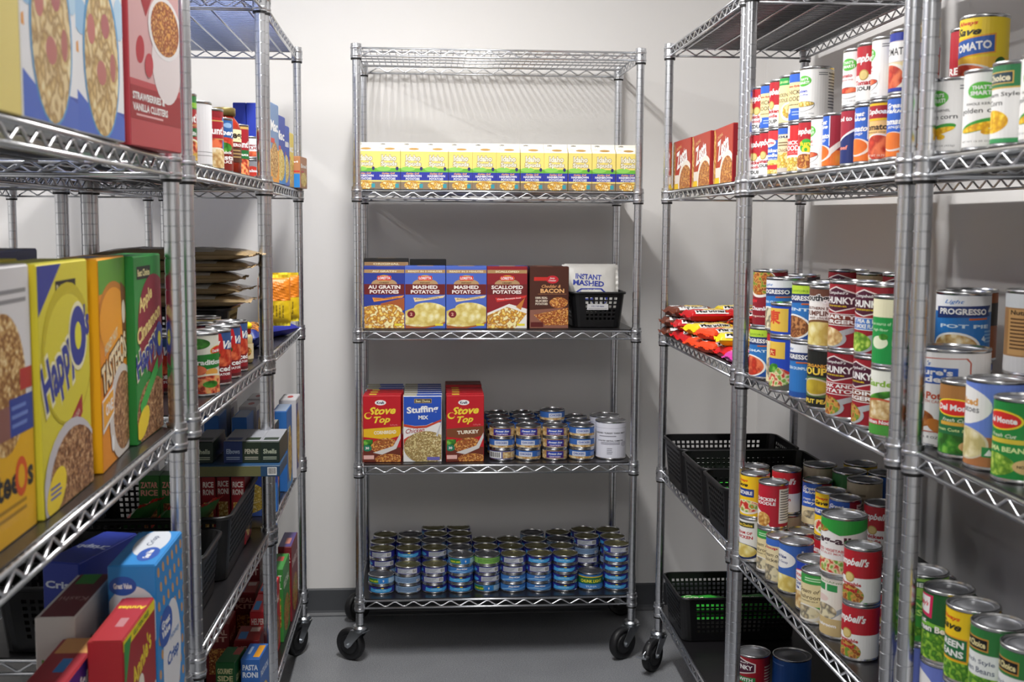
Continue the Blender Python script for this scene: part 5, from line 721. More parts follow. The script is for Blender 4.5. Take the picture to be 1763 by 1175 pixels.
bag('pastabag2', 'pasta_bag', 'brown pasta bag with label', 320, 180, 28, cello, seal=cello, wr=1, front=[('r', .3, .02, .8, .45, '#c8c8c4'), ('r', .1, .1, .25, .5, '#7c9c5c')])
bag('spagbag', 'pasta_bag', 'clear bag of yellow noodles', 200, 110, 40, 'noodle', seal='#c8d4c8', wr=1, front=[('r', .72, .0, 1, 1, '#b8bcb4'), ('r', .94, 0, 1, 1, '#2c7c3c'), ('e', .82, .5, .06, .2, '#5c8c6c')])
bag('greenbag', 'pasta_bag', 'green and red rice packet', 150, 105, 22, '#2c6c34', seal='#c83428', wr=1, front=[('r', .6, 0, .85, 1, '#b82c24'), ('t', 'Rice', .3, .6, .3, .2, WHITE, 'b'), ('e', .35, .25, .2, .18, 'rice')])
bag('tanbag', 'pasta_bag', 'small tan packet upright in basket', 150, 110, 24, '#c8b48c', wr=1, front=[('r', .1, .1, .5, .9, '#d8c8a0')])
bag('snack_y', 'snack_bag', 'yellow snack bag', 120, 85, 36, '#e8c41c', wr=1, seal='#f0dc3c', front=[('r', .0, 0, .5, 1, '#e0801c'), ('L', .6, .2, .9, .8, 6, '#a88c1c')])
bag('snack_b', 'snack_bag', 'navy snack bag', 160, 100, 60, '#24388c', wr=1, seal='#24388c', front=[('r', 0, .8, 1, 1, '#e8c41c'), ('e', .5, .3, .3, .2, '#e8a03c'), ('e', .3, .3, .2, .25, 'corny'), ('e', .5, .72, .12, .1, '#e8dcd8'), ('e', .5, .72, .09, .07, '#b83a34')])
bag('snack_p', 'snack_bag', 'purple-blue snack bag with cream middle', 190, 110, 40, '#3038a0', wr=1, seal='#3038a0', front=[('e', .35, .5, .2, .4, '#e8d8b0'), ('r', .6, .7, 1, 1, '#e8d43c')])
bag('greenpk', 'vegetable_packet', 'bright green packet with white script', 145, 112, 28, '#2cb030', cat='packet', wr=1, front=[('e', .3, .4, .2, .2, '#5cd84c'), ('e', .7, .3, .2, .2, '#1c7c24'), ('t', 'Green', .35, .6, .5, .25, '#e8f0d0', 'i r-20'), ('p', '#e8f0d0', [(.1, .2), (.6, .45), (.95, .4), (.6, .35)])])
bag('potbag', 'potato_bag', 'white bag of instant mashed potatoes', 170, 150, 36, '#d4d2cc', wr=1, front=[('t', 'INSTANT', .45, .7, .5, .12, '#2c3c9c', 'b r-4'), ('t', 'MASHED', .45, .56, .6, .12, '#2c3c9c', 'b r-4'), ('p', '#2c3c9c', [(.1, .3), (.3, .45), (.7, .45), (.85, .3), (.8, .2), (.15, .2)]), ('p', '#d4d2cc', [(.14, .3), (.32, .42), (.68, .42), (.8, .3), (.77, .23), (.18, .23)]), ('e', .65, .2, .15, .12, '#2c3c9c'), ('e', .65, .2, .13, .1, '#d4d2cc')])
# sauce bottle and squeeze bottle (turned profiles)
def jar(key, name, desc, prof, m, capp, capm, label):
    mb = MB(); mb.lathe(prof, m, 28); a = mb.mesh('bottle_body'); mb = MB(); mb.lathe(capp, capm, 24); b = mb.mesh('cap')
    mb = MB(); r, z0, z1, bg, el = label; n = NSEG; circ = 2*math.pi*r; pt = [(r*math.sin(2*math.pi*i/n), -r*math.cos(2*math.pi*i/n)) for i in range(n)]
    mb.add([(x, y, z) for z in (z0, z1) for x, y in pt], [(i, (i+1) % n, n+(i+1) % n, n+i) for i in range(n)], M(bg), True)
    def warp(x, y, o):
        t = x/circ*n; k = math.floor(t); f = t-k; p = pt[k % n]; q = pt[(k+1) % n]; s = (r+o)/r
        return ((p[0]*(1-f)+q[0]*f)*s, (p[1]*(1-f)+q[1]*f)*s, z0+y)
    art(mb, el, circ, z1-z0, warp, P=.36*circ, cuts=[circ*k/n for k in range(-n//2+1, n//2)])
    PROTO[key] = [('bottle_body', a), ('cap', b), ('label', mb.mesh('label'))]; DES[key] = dict(k='jar', name=name, desc=desc, cat='bottle')
saucem = mat('red sauce in glass', '#8c2410', .12)
jar('prego', 'sauce_jar', 'glass jar of red pasta sauce', [(.034, 0), (.037, .004), (.038, .03), (.037, .07), (.038, .104), (.034, .116), (.025, .128), (.023, .134)], saucem,
    [(.0245, .132), (.027, .134), (.027, .149), (.025, .151), (.0005, .151)], mat('brass cap', '#7c6c3c', .35, .6), (.0388, .03, .102, '#4c2c20', [('B', '#4c2c20'), ('r', -.6, .62, 1.8, 1, '#ece0b0'), ('t', 'Prego', .5, .8, .8, .28, '#2c2418', 'b'), ('r', -.2, .45, 1.2, .6, '#8c1c20'), ('t', 'PEPPERONI', .5, .52, .7, .1, WHITE, 'b'), ('L', .1, .1, .9, .4, 3, '#a88c5c')]))
jar('squeeze', 'squeeze_bottle', 'clear squeeze bottle with yellow and red cap', [(.018, 0), (.021, .003), (.022, .03), (.020, .05), (.021, .06), (.018, .066), (.013, .07)], mat('bottle of beads', '#b8a878', .15),
    [(.014, .069), (.017, .07), (.017, .081), (.019, .082), (.019, .092), (.010, .098), (.0005, .099)], mat('yellow cap', '#f0dc14', .35), (.0222, .01, .046, '#c8643c', [('B', '#d8c8a0'), ('e', .5, .5, .4, .35, 'stew')]))
PROTO['squeeze'][1][1].materials.append(mat('red cap band', '#d8241c', .35))
for p_ in PROTO['squeeze'][1][1].polygons:
    if p_.center.z < .082: p_.material_index = 1
# ---------------------------------------------------------------- baskets
blackp = mat('black plastic', '#0f0f11', .38)
def basket_meshes(w_, d_, h, taper=.012, hole=.0078, bar_=.0052, n0=.16):
    """open tray of woven look: rows of holes in the upper part, solid foot"""
    r = .025; rows = []; z = h*n0; zs = [0.0, z]
    while z+hole+bar_ < h-.012: zs += [z+bar_, z+bar_+hole]; rows.append(len(zs)-2); z += hole+bar_
    zs.append(h)
    def ring(z):
        t = taper*(1-z/h); hw, hd = w_/2-t, d_/2-t; pts = []; 
        per = [((-hw+r, -hd), (hw-r, -hd)), ((hw, -hd+r), (hw, hd-r)), ((hw-r, hd), (-hw+r, hd)), ((-hw, hd-r), (-hw, -hd+r))]
        cen = [(hw-r, -hd+r), (hw-r, hd-r), (-hw+r, hd-r), (-hw+r, -hd+r)]
        for k, ((x0, y0), (x1, y1)) in enumerate(per):
            L0 = (w_ if k % 2 == 0 else d_)-2*r-2*taper; n = max(2, int(L0/(hole+bar_)))
            for i in range(n):
                for f in (i/n, (i+bar_/(hole+bar_))/n): pts.append((x0+(x1-x0)*f, y0+(y1-y0)*f))
            pts.append((x1, y1)); a0 = R(-90+90*k)
            for j in range(1, 4): pts.append((cen[k][0]+r*math.cos(a0+R(22.5*j)), cen[k][1]+r*math.sin(a0+R(22.5*j))))
        return pts
    base = ring(0); N = len(base); holes = set(); idx = 0
    for k in range(4):
        L0 = (w_ if k % 2 == 0 else d_)-2*r-2*taper; n = max(2, int(L0/(hole+bar_)))
        for i in range(n):
            if 0 < i: holes.add(idx+1)
            idx += 2
        idx += 4
    bm = bmesh.new(); V = [[bm.verts.new((x, y, z)) for x, y in ring(z)] for z in zs]
    for j in range(len(zs)-1):
        for i in range(N):
            if j in rows and i in holes: continue
            bm.faces.new((V[j][i], V[j][(i+1) % N], V[j+1][(i+1) % N], V[j+1][i]))
    bm.faces.new(V[0][::-1]); bmesh.ops.recalc_face_normals(bm, faces=bm.faces[:])
    bmesh.ops.solidify(bm, geom=bm.faces[:], thickness=.0022)
    me = bpy.data.meshes.new('basket_body'); bm.to_mesh(me); bm.free(); me.materials.append(blackp)
    mb = MB(); top = ring(h); top = [(x, y) for i, (x, y) in enumerate(top)]
    prof = [(0, -.006), (.005, -.006), (.006, 0), (.002, .002), (-.002, .001)]; vs = []
    for x, y in top:
        l = math.hypot(x, y); hx = w_/2-r; hy = d_/2-r; dx = x-max(-hx, min(hx, x)); dy = y-max(-hy, min(hy, y)); l = math.hypot(dx, dy) or 1
        for o, dz in prof: vs.append((x+dx/l*o, y+dy/l*o, h+dz))
    m = len(prof); mb.add(vs, [(i*m+k, ((i+1) % N)*m+k, ((i+1) % N)*m+k+1, i*m+k+1) for i in range(N) for k in range(m-1)], blackp, True)
    return me, mb.mesh('rim')
BK = {}
def basket(w_, d_, h, x, y, z, rot, desc, where, row='', tag=False):
    k = (w_, d_, h)
    if k not in BK: BK[k] = basket_meshes(*k)
    t = empty('plastic_basket', (x, y, z+.0026), rot); link('basket_body', BK[k][0], t); link('rim', BK[k][1], t)
    if tag:
        mb = MB(); mb.box(-.034, -d_/2+.004, h*.5, .034, -d_/2+.0075, h*.68, mat('tag paper', '#c8c8c8', .4)); tg = mb.build('label_tag', t)
        art(mb, [('t', '112 | 110 grams', .5, .55, .6, .3, '#3c4478', 'b'), ('r', .05, .15, .95, .2, BLK)], .068, h*.18, lambda a, b, o: (a, -d_/2+.004-o, h*.5+b)); tg.data = mb.mesh('label_tag')
    c, s = math.cos(YAW), math.sin(YAW); ITEMS.append([t, desc, 'basket', where, row, (x*c-y*s)/(x*s+y*c), z]); return t
# ================================================================ what stands on the shelves
S1, S2, S3, S4, S5 = TOP
ORDW = {'C': 'back rack', 'R1': 'near right rack', 'R2': 'middle right rack', 'R3': 'far right rack', 'L1': 'near left rack', 'L2': 'middle left rack', 'L3': 'far left rack'}
def Z(r, n): return ['', 'top', 'second', 'third', 'fourth', 'bottom'][n]+' shelf, '+ORDW[r]
J = lambda a: random.uniform(-a, a)
def cx(px, Y, py=500): return at_y(px, py, Y)[0]
# ---- back rack, second shelf: hashbrown cartons in a row
YF = 3.690
for k in range(12):
    put('hash', cx(628+41.2*k, YF, 300), YF+.036, S2, R(J(1.5)), Z('C', 2))
# ---- back rack, third shelf
wz = Z('C', 3)
for key, p0, p1 in (('lo_grat', 627, 696), ('lo_mash', 697, 767), ('lo_mash', 768, 838), ('lo_scal', 838.5, 908)):
    x = (cx(p0, YF)+cx(p1, YF))/2; put(key, x, YF+.022, S3, 0, wz, 'front row')
    if key == 'lo_mash': put(key, x+.001, YF+.068, S3, 0, wz, 'second row')
put('lo_mash', cx(874, YF+.046), YF+.07, S3, 0, wz, 'second row')
put('lo_orig', cx(665, YF+.06), YF+.10, S3, 0, wz, 'back row'); put('blackbox', cx(737, YF+.1), YF+.15, S3, 0, wz, 'back row')
put('cheddar', cx(945.5, YF), YF+.024, S3, R(1.5), wz, 'front row')
put('cheddar', cx(936, YF+.07), YF+.075, S3, R(-2), wz, 'second row')
basket(.178, .28, .112, cx(1027, 3.70)+.006, 3.70+.145, S3, R(0), 'small black basket holding a white potato bag', wz, 'front row', tag=True)
t = put('potbag', cx(1016, 3.80), 3.82, S3+.045, R(3), wz, '', desc='white bag standing in the small black basket')
t.rotation_euler = (R(80), 0, R(2)); t.location.z = S3+.125
# ---- back rack, fourth shelf
wz = Z('C', 4)
for key, px, bk in (('st_corn', 658, ['st_corn', 'st_corn', 'stuffmix', 'stuffmix', 'stuffmix']), ('stuffmix', 727.5, ['stuffmix']*5), ('st_turk', 800.5, ['st_turk', 'st_turk', 'st_turk', 'st_brown', 'st_brown'])):
    YY = YF+(.0 if key != 'st_turk' else -.004); x = cx(px, YY, 740)
    put(key, x, YY+.024, S4, R({'st_corn': -1, 'stuffmix': 0, 'st_turk': 2}[key]), wz, 'front row')
    for i, b in enumerate(bk): put(b, x+.002+(.004*(i % 2) if key == 'st_corn' else 0), YY+.024+.0475*(i+1)+.003, S4, R(J(.8)), wz, ['second', 'third', 'fourth', 'fifth', 'sixth'][i]+' row')
for c, (px, st) in enumerate(((864.5, ['ck_bar', 'ck_blue', 'ck_purple']), (909.5, ['ck_blue', 'ck_blue', 'ck_purple']), (955.5, ['ck_purple']*3), (1001.5, ['ck_blue', 'ck_blue', 'ck_blue']))):
    for row in range(4):
        Y = YF+.045+row*.087; x = cx(px, YF+.045, 760)-.001*row
        s = st if row == 0 else ['ck_blue', 'ck_purple', 'ck_blue']+(['ck_blue'] if (c == 2 and row == 1) else [])
        if c == 3 and row == 3: continue
        for l, k in enumerate(s):
            put(k, x+J(.001), Y+J(.001), S4+l*.0372, face_cam(x, Y, {'ck_bar': 0, 'ck_blue': 10*(l-1)+(15 if c == 3 and l == 1 else 0), 'ck_purple': 8}[k]-10), wz, ['front', 'second', 'third', 'back'][row]+' row tier '+['one', 'two', 'three', 'four'][l])
x, Y = cx(1051, YF+.055, 760), YF+.055
put('turkey', x, Y, S4, face_cam(x, Y, 0), wz); put('turkey', x-.004, Y+.107, S4, face_cam(x, Y, 40), wz, 'second row')
# ---- back rack, bottom shelf: tuna
wz = Z('C', 5)
cols = [(656.8, ['tu_blue', 'tu_green']), (703, ['tu_grey', 'tu_grey', 'tu_back']), (749, ['tu_blue', 'tu_back', 'tu_back']), (793.6, ['tu_blue', 'tu_blue', 'tu_wave', 'tu_green']), (839, ['tu_green', 'tu_back', 'tu_back', 'tu_lime']),
        (885, ['tu_wave', 'tu_wave', 'tu_back', 'tu_back']), (929, ['tu_wave', 'tu_wave', 'tu_back', 'tu_blue']), (975, ['tu_blue']*4), (1015, ['tu_tall']), (1056, ['tu_blue']*4+['tu_back'])]
rows_n = [4, 4, 5, 5, 3, 3, 4, 4, 4, 3]
for c, (px, st) in enumerate(cols):
    for row in range(rows_n[c]):
        Y = YF+.05+row*.0862; x = cx(px, YF+.045, 1000)+(J(.003) if row else 0)-(.012*row if c == 9 else 0)+(.006*row if c == 0 else 0)
        n = len(st) if row == 0 else 4
        if c == 8 and row > 0: n = 5-(row > 2)
        if c == 8 and row == 0: Y += .006
        if c == 9 and row > 0: n = 5 if row == 2 else 5
        if row == 4: n = 4
        s = st if row == 0 else [['tu_blue', 'tu_back', 'tu_grey', 'tu_back', 'tu_back'][(l+c+row) % 5] for l in range(n)]
        for l, k in enumerate(s):
            if k != 'tu_tall' and row and l < n-2 and row > 1 and False: continue
            tr = {'tu_blue': (10 if c == 2 else -5), 'tu_back': [-8, 12, 0, -14][(c+l) % 4], 'tu_green': -12 if c != 3 else 0}.get(k, 5)
            put(k, x+J(.0012), Y+J(.0012), S5+l*.0302, face_cam(x, Y, tr), wz, ['front', 'second', 'third', 'fourth', 'fifth'][row]+' row tier '+['one', 'two', 'three', 'four', 'five'][l])
# ---------------------------------------------------------------- right racks: cans
def stack(px, x0, z, keys, wz, rows, turns, right=True, xy=None):
    z0 = z; r = DES[keys[0]]['d']/2
    x, y = xy or edge_x(px, x0, r, right)
    for k, rw, tn in zip(keys, rows, turns):
        put(k, x, y, z0, face_cam(x, y, tn), wz, rw); z0 += DES[k]['h']+.0002
# middle right, second shelf
wz = Z('R2', 2); XR = .725+.041
low = [(1289, 'camp_cn'), (1302.5, 'camp_tom'), (1317.5, 'blue_noodle'), (1335, 'beige_noodle'), (1349, 'red_noodle'), (1369, 'camp_fun'), (1391, 'sm_tom'), (1411, 'gv_tom'), (1442, 'navy_red'), (1463, 'gv_tom'), (1490, 'cupboard'), (1520, 'gv_tom')]
up = {1289: ('camp_cn', -42), 1302.5: ('cream_blue', -38), 1317.5: ('camp_nut', -60), 1335: ('green_noodle', -40), 1349: ('cream_blue', -40), 1369: ('sm_chk', -52), 1442: ('sm_tom', -48), 1463: ('camp_tom', -40), 1490: ('sm_tom', -88), 1520: ('navy_tom', -46)}
tl = {1289: -50, 1302.5: -48, 1317.5: -42, 1335: -35, 1349: -42, 1369: -38, 1391: -80, 1411: -82, 1442: -50, 1463: -62, 1490: -36, 1520: -45}
prev = None
for px, k in low:
    x, y = edge_x(px, XR, .033, True)
    if prev and prev-y < .0665: y = prev-.0665
    prev = y; ks = [k]; rw = ['lower row']; tn = [tl[px]]
    if px in up: ks.append(up[px][0]); rw.append('upper row'); tn.append(up[px][1])
    stack(px, XR, S2, ks, wz, rw, tn, xy=(x, y))
stack(0, 0, S2, ['dark_green', 'camp_cn'], wz, ['back row', 'back upper row'], [-60, -38], xy=(.872, 2.04))
stack(0, 0, S2, ['camp_cn', 'gold_blue'], wz, ['back row', 'back upper row'], [-60, -10], xy=(.85, 2.27))
for i, y in enumerate((2.36, 2.44, 2.52)): stack(0, 0, S2, [['sm_tom', 'camp_tom', 'cream_blue'][i]], wz, ['back row'], [-50], xy=(.85, y))
# middle right, third shelf
wz = Z('R2', 3); XR = .725+.048
A = [((.7525, 2.50), ['pr_tom', 'maroon_veg'], [-42, -40]), ((.735, 2.29), ['asian_tall', 'asian_short'], [-48, -48]), ((.745, 2.19), ['pr_dump', 'pr_lentil'], [-52, -40]), ((.735, 2.07), ['amy_split', 'southgate'], [-40, -30]), ((.742, 1.97), ['ch_steak', 'ch_burger'], [-46, -46]), ((.755, 1.88), ['ch_sirloin', 'ch_pea'], [-62, -42]), ((.752, 1.777), ['garden', 'lowfat'], [-40, -46])]
B = [((.757, 2.40), ['noodlegold', 'pr_corn'], [-30, -38]), ((.818, 2.28), ['purple', 'greenblack'], [-35, -50]), ((.806, 2.03), ['amy_split', 'amy_noodle'], [-32, -32])]
for xy, ks, tn in A: stack(0, 0, S3, ks, wz, ['lower front row', 'upper front row'], tn, xy=xy)
for xy, ks, tn in B: stack(0, 0, S3, ks, wz, ['lower second row', 'upper second row'], tn, xy=xy)
for x, y, ks in ((.835, 2.545, ['grey_can', 'grey_can']), (.915, 2.47, ['ch_burger', 'ch_burger']), (.935, 2.36, ['brown_top', 'brown_top']), (.95, 2.255, ['ch_steak', 'ch_steak']), (.885, 2.10, ['yellow_can', 'yellow_can']), (.91, 1.885, ['lav_low', 'orange_top']), (.85, 1.79, ['pr_min', 'pr_pie'])):
    stack(0, 0, S3, ks, wz, ['lower back row', 'upper back row'], [-30, 6 if ks[1] == 'pr_pie' else -30], xy=(x, y))
# middle right, fourth shelf
wz = Z('R2', 4); X0 = .725+.045
F4 = [(1286.7, ['red_nut', 'cream_mush'], [-70, -60]), (1302.6, ['white_cream', 'yel_veg'], [-50, -48]), (1329, ['green_cream', 'red_nut'], [-48, -22]), (1343, ['blue_cream'], [-45]), (1356, ['cloud_blue'], [-40]), (1383, ['camp_stew'], [-40]), (1391.5, ['king'], [-42]), (1410, ['green_cream'], [-38]), (1433.7, ['org_white', 'gall'], [-38, -36]), (1464, ['whitetall'], [-40]), (1473, ['camp_stew', 'camp_stew'], [-45, -42])]
F4 = [(e, ks, tn) for e, ks, tn in F4]
pos4 = {1286.7: (.768, 2.49), 1302.6: (.764, 2.405), 1329: (.772, 2.325), 1343: (.775, 2.25), 1356: (.768, 2.172), 1383: (.80, 2.075), 1391.5: (.762, 2.03), 1410: (.762, 1.955), 1433.7: (.768, 1.872), 1464: (.815, 1.80), 1473: (.768, 1.745)}
for e, ks, tn in F4:
    r = DES[ks[0]]['d']/2; x0 = .725+r+.012; x, y = edge_x(e, x0, r, True)
    if e in (1383, 1464): x, y = edge_x(e, x0+.055, r, True)
    stack(0, 0, S4, ks, wz, ['lower front row', 'upper front row'], tn, xy=(x, y))
SEC = [((.80, 2.56), ['tan_can', 'camp_cn'], -22), ((.861, 2.475), ['camp_tom', 'gv_cream'], -22), ((.868, 2.32), ['camp_tom', 'gv_cream'], -22), ((.895, 2.555), ['tan_can', 'tan_can'], -30), ((.845, 2.395), ['camp_cn', 'yel_veg'], -30), ((.94, 2.48), ['tan_can', 'dark_green'], -30), ((.93, 2.39), ['grey_can', 'tan_can'], -30),
       ((.99, 2.555), ['yellow_can', 'yellow_can'], -30), ((1.0, 2.46), ['blue_plain', 'blue_plain'], -30), ((.925, 2.27), ['camp_stew', 'camp_cn'], -28), ((.86, 2.20), ['camp_tom'], -30), ((.88, 2.115), ['camp_stew'], -30), ((.845, 2.03), ['camp_cn'], -30), ((.93, 2.05), ['blue_big'], -30), ((.87, 1.95), ['blue_plain'], -30), ((.95, 1.89), ['great_blue'], -20)]
for xy, ks, tn in SEC: stack(0, 0, S4, ks, wz, ['lower back', 'upper back'], [tn, tn], xy=xy)
# middle right, bottom shelf
wz = Z('R2', 5)
for e, x0, k, tn in ((1288, .84, 'chunky_beef', -50), (1291, .775, 'chunky_beef', -22), (1352, .93, 'blue_big', -30), (1377, .82, 'brown_tan', -20), (1440, .84, 'blue_big', -10)):
    x, y = edge_x(e, x0, DES[k]['d']/2, True); put(k, x, y, S5, face_cam(x, y, tn), wz)
# near right, second shelf
wz = Z('R1', 2); X0 = .735+.05
for px, ks, tn in ((1600, ['sm_corn'], [-62]), (1648.6, ['sm_corn'], [-22]), (1697, ['green_style'], [-42]), (1745, ['sm_corn'], [-32])):
    stack(px, X0, S2, ks, wz, ['lower row'], tn)
stack(0, 0, S2, ['green_style', 'red_plain'], Z('R2', 2), ['near end', 'near end, upper'], [-20, -40], xy=(.913, 1.925))
stack(0, 0, S2, ['tan_can', 'yel_tom'], Z('R2', 2), ['near end', 'near end, upper'], [-20, -34], xy=(.875, 1.81))
# near right, third shelf
wz = Z('R1', 3)
for px, k, tn in ((1587, 'sweetp', -36), (1632, 'dm_cut', -26), (1676, 'sliced', -40), (1725, 'dm_peas', -36), (1786, 'darkleaf', -36)):
    r = DES[k]['d']/2; x, y = edge_x(px, .735+r+.014, r, True); put(k, x, y, S3, face_cam(x, y, tn), wz, 'front row')
for (x, y), ks, tn in (((.893, 1.632), ['brown_top', 'brown_nut'], -10),):
    stack(0, 0, S3, ks, wz, ['back row', 'upper back row'], [tn, tn], xy=(x, y))
# near right, fourth shelf
wz = Z('R1', 4)
for px, ks, tn in ((1573, ['lav_low', 'org_beans'], [-50, -38]), (1616, ['sliced', 'lib_beans'], [-40, -36]), (1661, ['lav_low', 'as_beans'], [-40, -46]), (1702, ['dark_green', 'bc_beans'], [-40, -40]), (1757, ['dark_green', 'bc_beans'], [-40, -40])):
    if ks[0] == 'sliced': ks = ['lav_low', 'lib_beans']
    stack(px, .735+.05, S4, ks, wz, ['lower front row', 'upper front row'], tn)
stack(0, 0, S4, ['dark_green'], wz, ['back'], [-20], xy=(.93, 1.615)); stack(0, 0, S4, ['dark_green'], wz, ['back'], [-20], xy=(.95, 1.50))
# ---------------------------------------------------------------- far right rack
wz = Z('R3', 2)
for i, (p0, p1) in enumerate(((1148, 1182), (1181, 1222), (1223, 1262))):
    put('zesta', .762+.03, 3.458-.242*i, S2, R(-90-1.5*i), wz)
wz = Z('R3', 3)
RA = [  # along the shelf y, across x, level, design, turn
 (3.42, .77, 0, 'ra_brown', -92), (3.42, .77, 1, 'ra_brown', -95), (3.30, .78, 0, 'ra_red', -88), (3.19, .775, 0, 'ra_red', -85), (3.09, .775, 0, 'ra_or', -80), (2.99, .785, 0, 'ra_or', -75), (2.86, .80, 0, 'ra_red', 10), (2.75, .795, 0, 'ra_pink', -80),
 (3.30, .78, 1, 'ra_red', -95), (3.16, .785, 1, 'ra_yel', -80), (3.03, .79, 1, 'ra_or', -70), (2.88, .80, 1, 'ra_yel', -10), (3.40, .78, 2, 'ra_brown', -80), (3.26, .80, 2, 'ra_red', -85),
 (3.42, .93, 0, 'ra_yel', 0), (3.42, .93, 1, 'ra_brown', 5), (3.42, .93, 2, 'ra_yel', -5), (3.30, .94, 0, 'ra_red', 0), (3.30, .94, 1, 'ra_or', 0), (3.30, .94, 2, 'ra_red', 6), (3.18, .94, 0, 'ra_red', 0), (3.18, .94, 1, 'ra_red', 0), (3.18, .94, 2, 'ra_red', -8), (3.05, .95, 0, 'ra_yel', 0), (3.05, .95, 1, 'ra_red', 0), (3.05, .95, 2, 'ra_red', -4), (2.92, .96, 0, 'ra_red', 0), (2.92, .96, 1, 'ra_yel', 0), (2.92, .96, 2, 'ra_yel', 4), (2.80, .95, 0, 'ra_or', 0), (2.80, .95, 1, 'ra_yel', 0)]
for y, x, l, k, a in RA: put(k, x, y, S3+.0312*l, R(a+90 if a < -40 else a), wz, ['bottom', 'middle', 'upper'][l]+' layer')
wz = Z('R3', 4)
basket(.34, .235, .13, .885, 3.300, S4, 0, 'wide black basket against the back wall', wz)
basket(.34, .235, .13, .885, 3.045, S4, 0, 'wide black basket with a packet inside', wz)
basket(.34, .215, .13, .885, 2.805, S4, 0, 'wide black basket nearest the cans', wz)
put('greenpk', .87, 3.07, S4+.04, R(8), wz, '', desc='green packet lying in the middle black basket')
put('greenpk', .88, 2.80, S4+.004, R(-6), wz, '', desc='green packet deep inside the nearest black basket')
wz = Z('R3', 5)
basket(.35, .25, .13, .905, 3.33, S5, 0, 'wide black basket full of green packets', wz)
for i, (x, y, a) in enumerate(((.825, 3.33, 3), (.985, 3.33, -3), (.828, 3.33, -2), (.982, 3.33, 4))): put('greenpk', x, y, S5+.032+.03*(i//2), R(a), wz, 'basket')
# ---------------------------------------------------------------- near left rack
def fbox(key, xf, y0, z, where, row='', turn=0, L=True):
    d = DES[key]; return put(key, xf-d['dp']/2, y0+d['w']/2, z, R(90+turn), where, row)
wz = Z('L1', 2)
fbox('yelc', -.40, 1.03, S2, wz); fbox('life', -.40, 1.224, S2, wz); fbox('life', -.398, 1.416, S2, wz, turn=-2); put('fiber', -.4145, 1.757, S2, R(90-8), wz); fbox('pinkbox', -.452, 1.625, S2, wz, 'behind the strawberry box')
wz = Z('L1', 3)
fbox('toast', -.425, 1.108, S3, wz, 'front row'); fbox('happy', -.422, 1.308, S3, wz, 'front row', 1); fbox('tast', -.428, 1.552, S3, wz, 'front row', 4); fbox('appl', -.424, 1.752, S3, wz, 'front row')
fbox('yeltop', -.56, 1.15, S3, wz, 'second row'); fbox('bluetop', -.55, 1.52, S3, wz, 'second row'); fbox('happy', -.505, 1.30, S3, wz, 'middle row')
wz = Z('L1', 4)
put('gvcrisp', -.372-.036, 1.632+.09, S4, R(90), wz); put('annie', -.398, 1.538, S4, R(90), wz); put('kashi', -.484, 1.63, S4, R(90), wz)
put('raisin', -.449, 1.44, S4, R(90), wz); t = put('crispix', -.52, 1.84, S4, R(75), wz)
basket(.32, .24, .115, -.66, 1.36, S4, R(90), 'black basket behind the cereal boxes', wz)
put('greenpk', -.43, 1.20, S4, R(85), wz, '', desc='green packet at the near end')
# ---------------------------------------------------------------- middle left rack
wz = Z('L2', 2); XL = -.395
def lst(px, key, x0, z, wz, row, tn, up=()):
    r = DES[key]['d']/2 if 'd' in DES[key] else .041; x, y = edge_x(px, x0, r, False); zz = z
    put(key, x, y, zz, face_cam(x, y, tn), wz, row); zz += DES[key].get('h', .18)+.0002
    for k, t_, rw in up: put(k, x, y, zz, face_cam(x, y, t_), wz, rw); zz += DES[k]['h']+.0002
lst(343, 'hunts_red', -.445, S2, wz, 'front row', 40); lst(368.5, 'white_bag_can', -.455, S2, wz, 'front row', 60); lst(388, 'hunts_blue', -.447, S2, wz, 'front row', 40)
lst(404, 'wine_blue', -.447, S2, wz, 'front row', 34); lst(419.5, 'prego', -.45, S2, wz, 'front row', 40); lst(431, 'red_lu', -.452, S2, wz, 'front row', 38)
lst(453, 'greysauce', -.455, S2, wz, 'front row', 12, [('tomsauce', 16, 'upper row')])
lst(434.5, 'red_lu', -.52, S2, wz, 'second row', 38)
for px, Y in ((412, 3.26), (435, 3.26)): put('bluesq', cx(px, Y, 190), Y+.03, S2, 0, Z('L3', 2), 'seen past the cans')
put('wine_blue', -.56, 2.42, S2, R(60), wz, 'back row')
wz = Z('L2', 3)
lst(373, 'dm_trad', -.432, S3, wz, 'front row', 22); lst(378.5, 'whitered', -.475, S3, wz, 'second row', 30); lst(394.6, 'redvine', -.432, S3, wz, 'front row', 14)
lst(409, 'redvine', -.432, S3, wz, 'front row', 22); lst(422.5, 'redvine', -.432, S3, wz, 'front row', 22)
for x, y, k in ((-.52, 2.13, 'whitered'), (-.525, 2.22, 'redvine'), (-.525, 2.31, 'redvine'), (-.525, 2.41, 'redvine'), (-.61, 2.16, 'dm_trad'), (-.61, 2.26, 'whitered')): put(k, x, y, S3, face_cam(x, y, 10), wz, 'rows behind')
put('label_back', -.49, 2.682, S3, face_cam(-.49, 2.68, 5), wz, 'before the basket')
lst(447, 'squeeze', -.425, S3, wz, '', 0)
basket(.30, .18, .13, -.60, 2.815, S3, R(0), 'black basket under the pasta bags', wz)
PB = [(-.585, 2.80, .138, 'pastabag', 2), (-.58, 2.82, .165, 'pastabag2', -6), (-.60, 2.80, .192, 'pastabag', 5), (-.575, 2.82, .219, 'pastabag', -3), (-.57, 2.81, .246, 'pastabag', -7)]
for x, y, z, k, a in PB: put(k, x, y, S3+z-.004, R(a), wz, 'pile')
wz = Z('L2', 4)
for i, px in enumerate((334, 359, 384, 409)):
    Y = 2.72+(.01 if i == 2 else 0); put('riceroni', cx(px, Y, 850), Y+.0525, S4+.006, R([.5, -.5, .5, 1][i]), wz)
put('flat', cx(408, 2.70, 800), 2.775, S4+.1725, 0, wz)
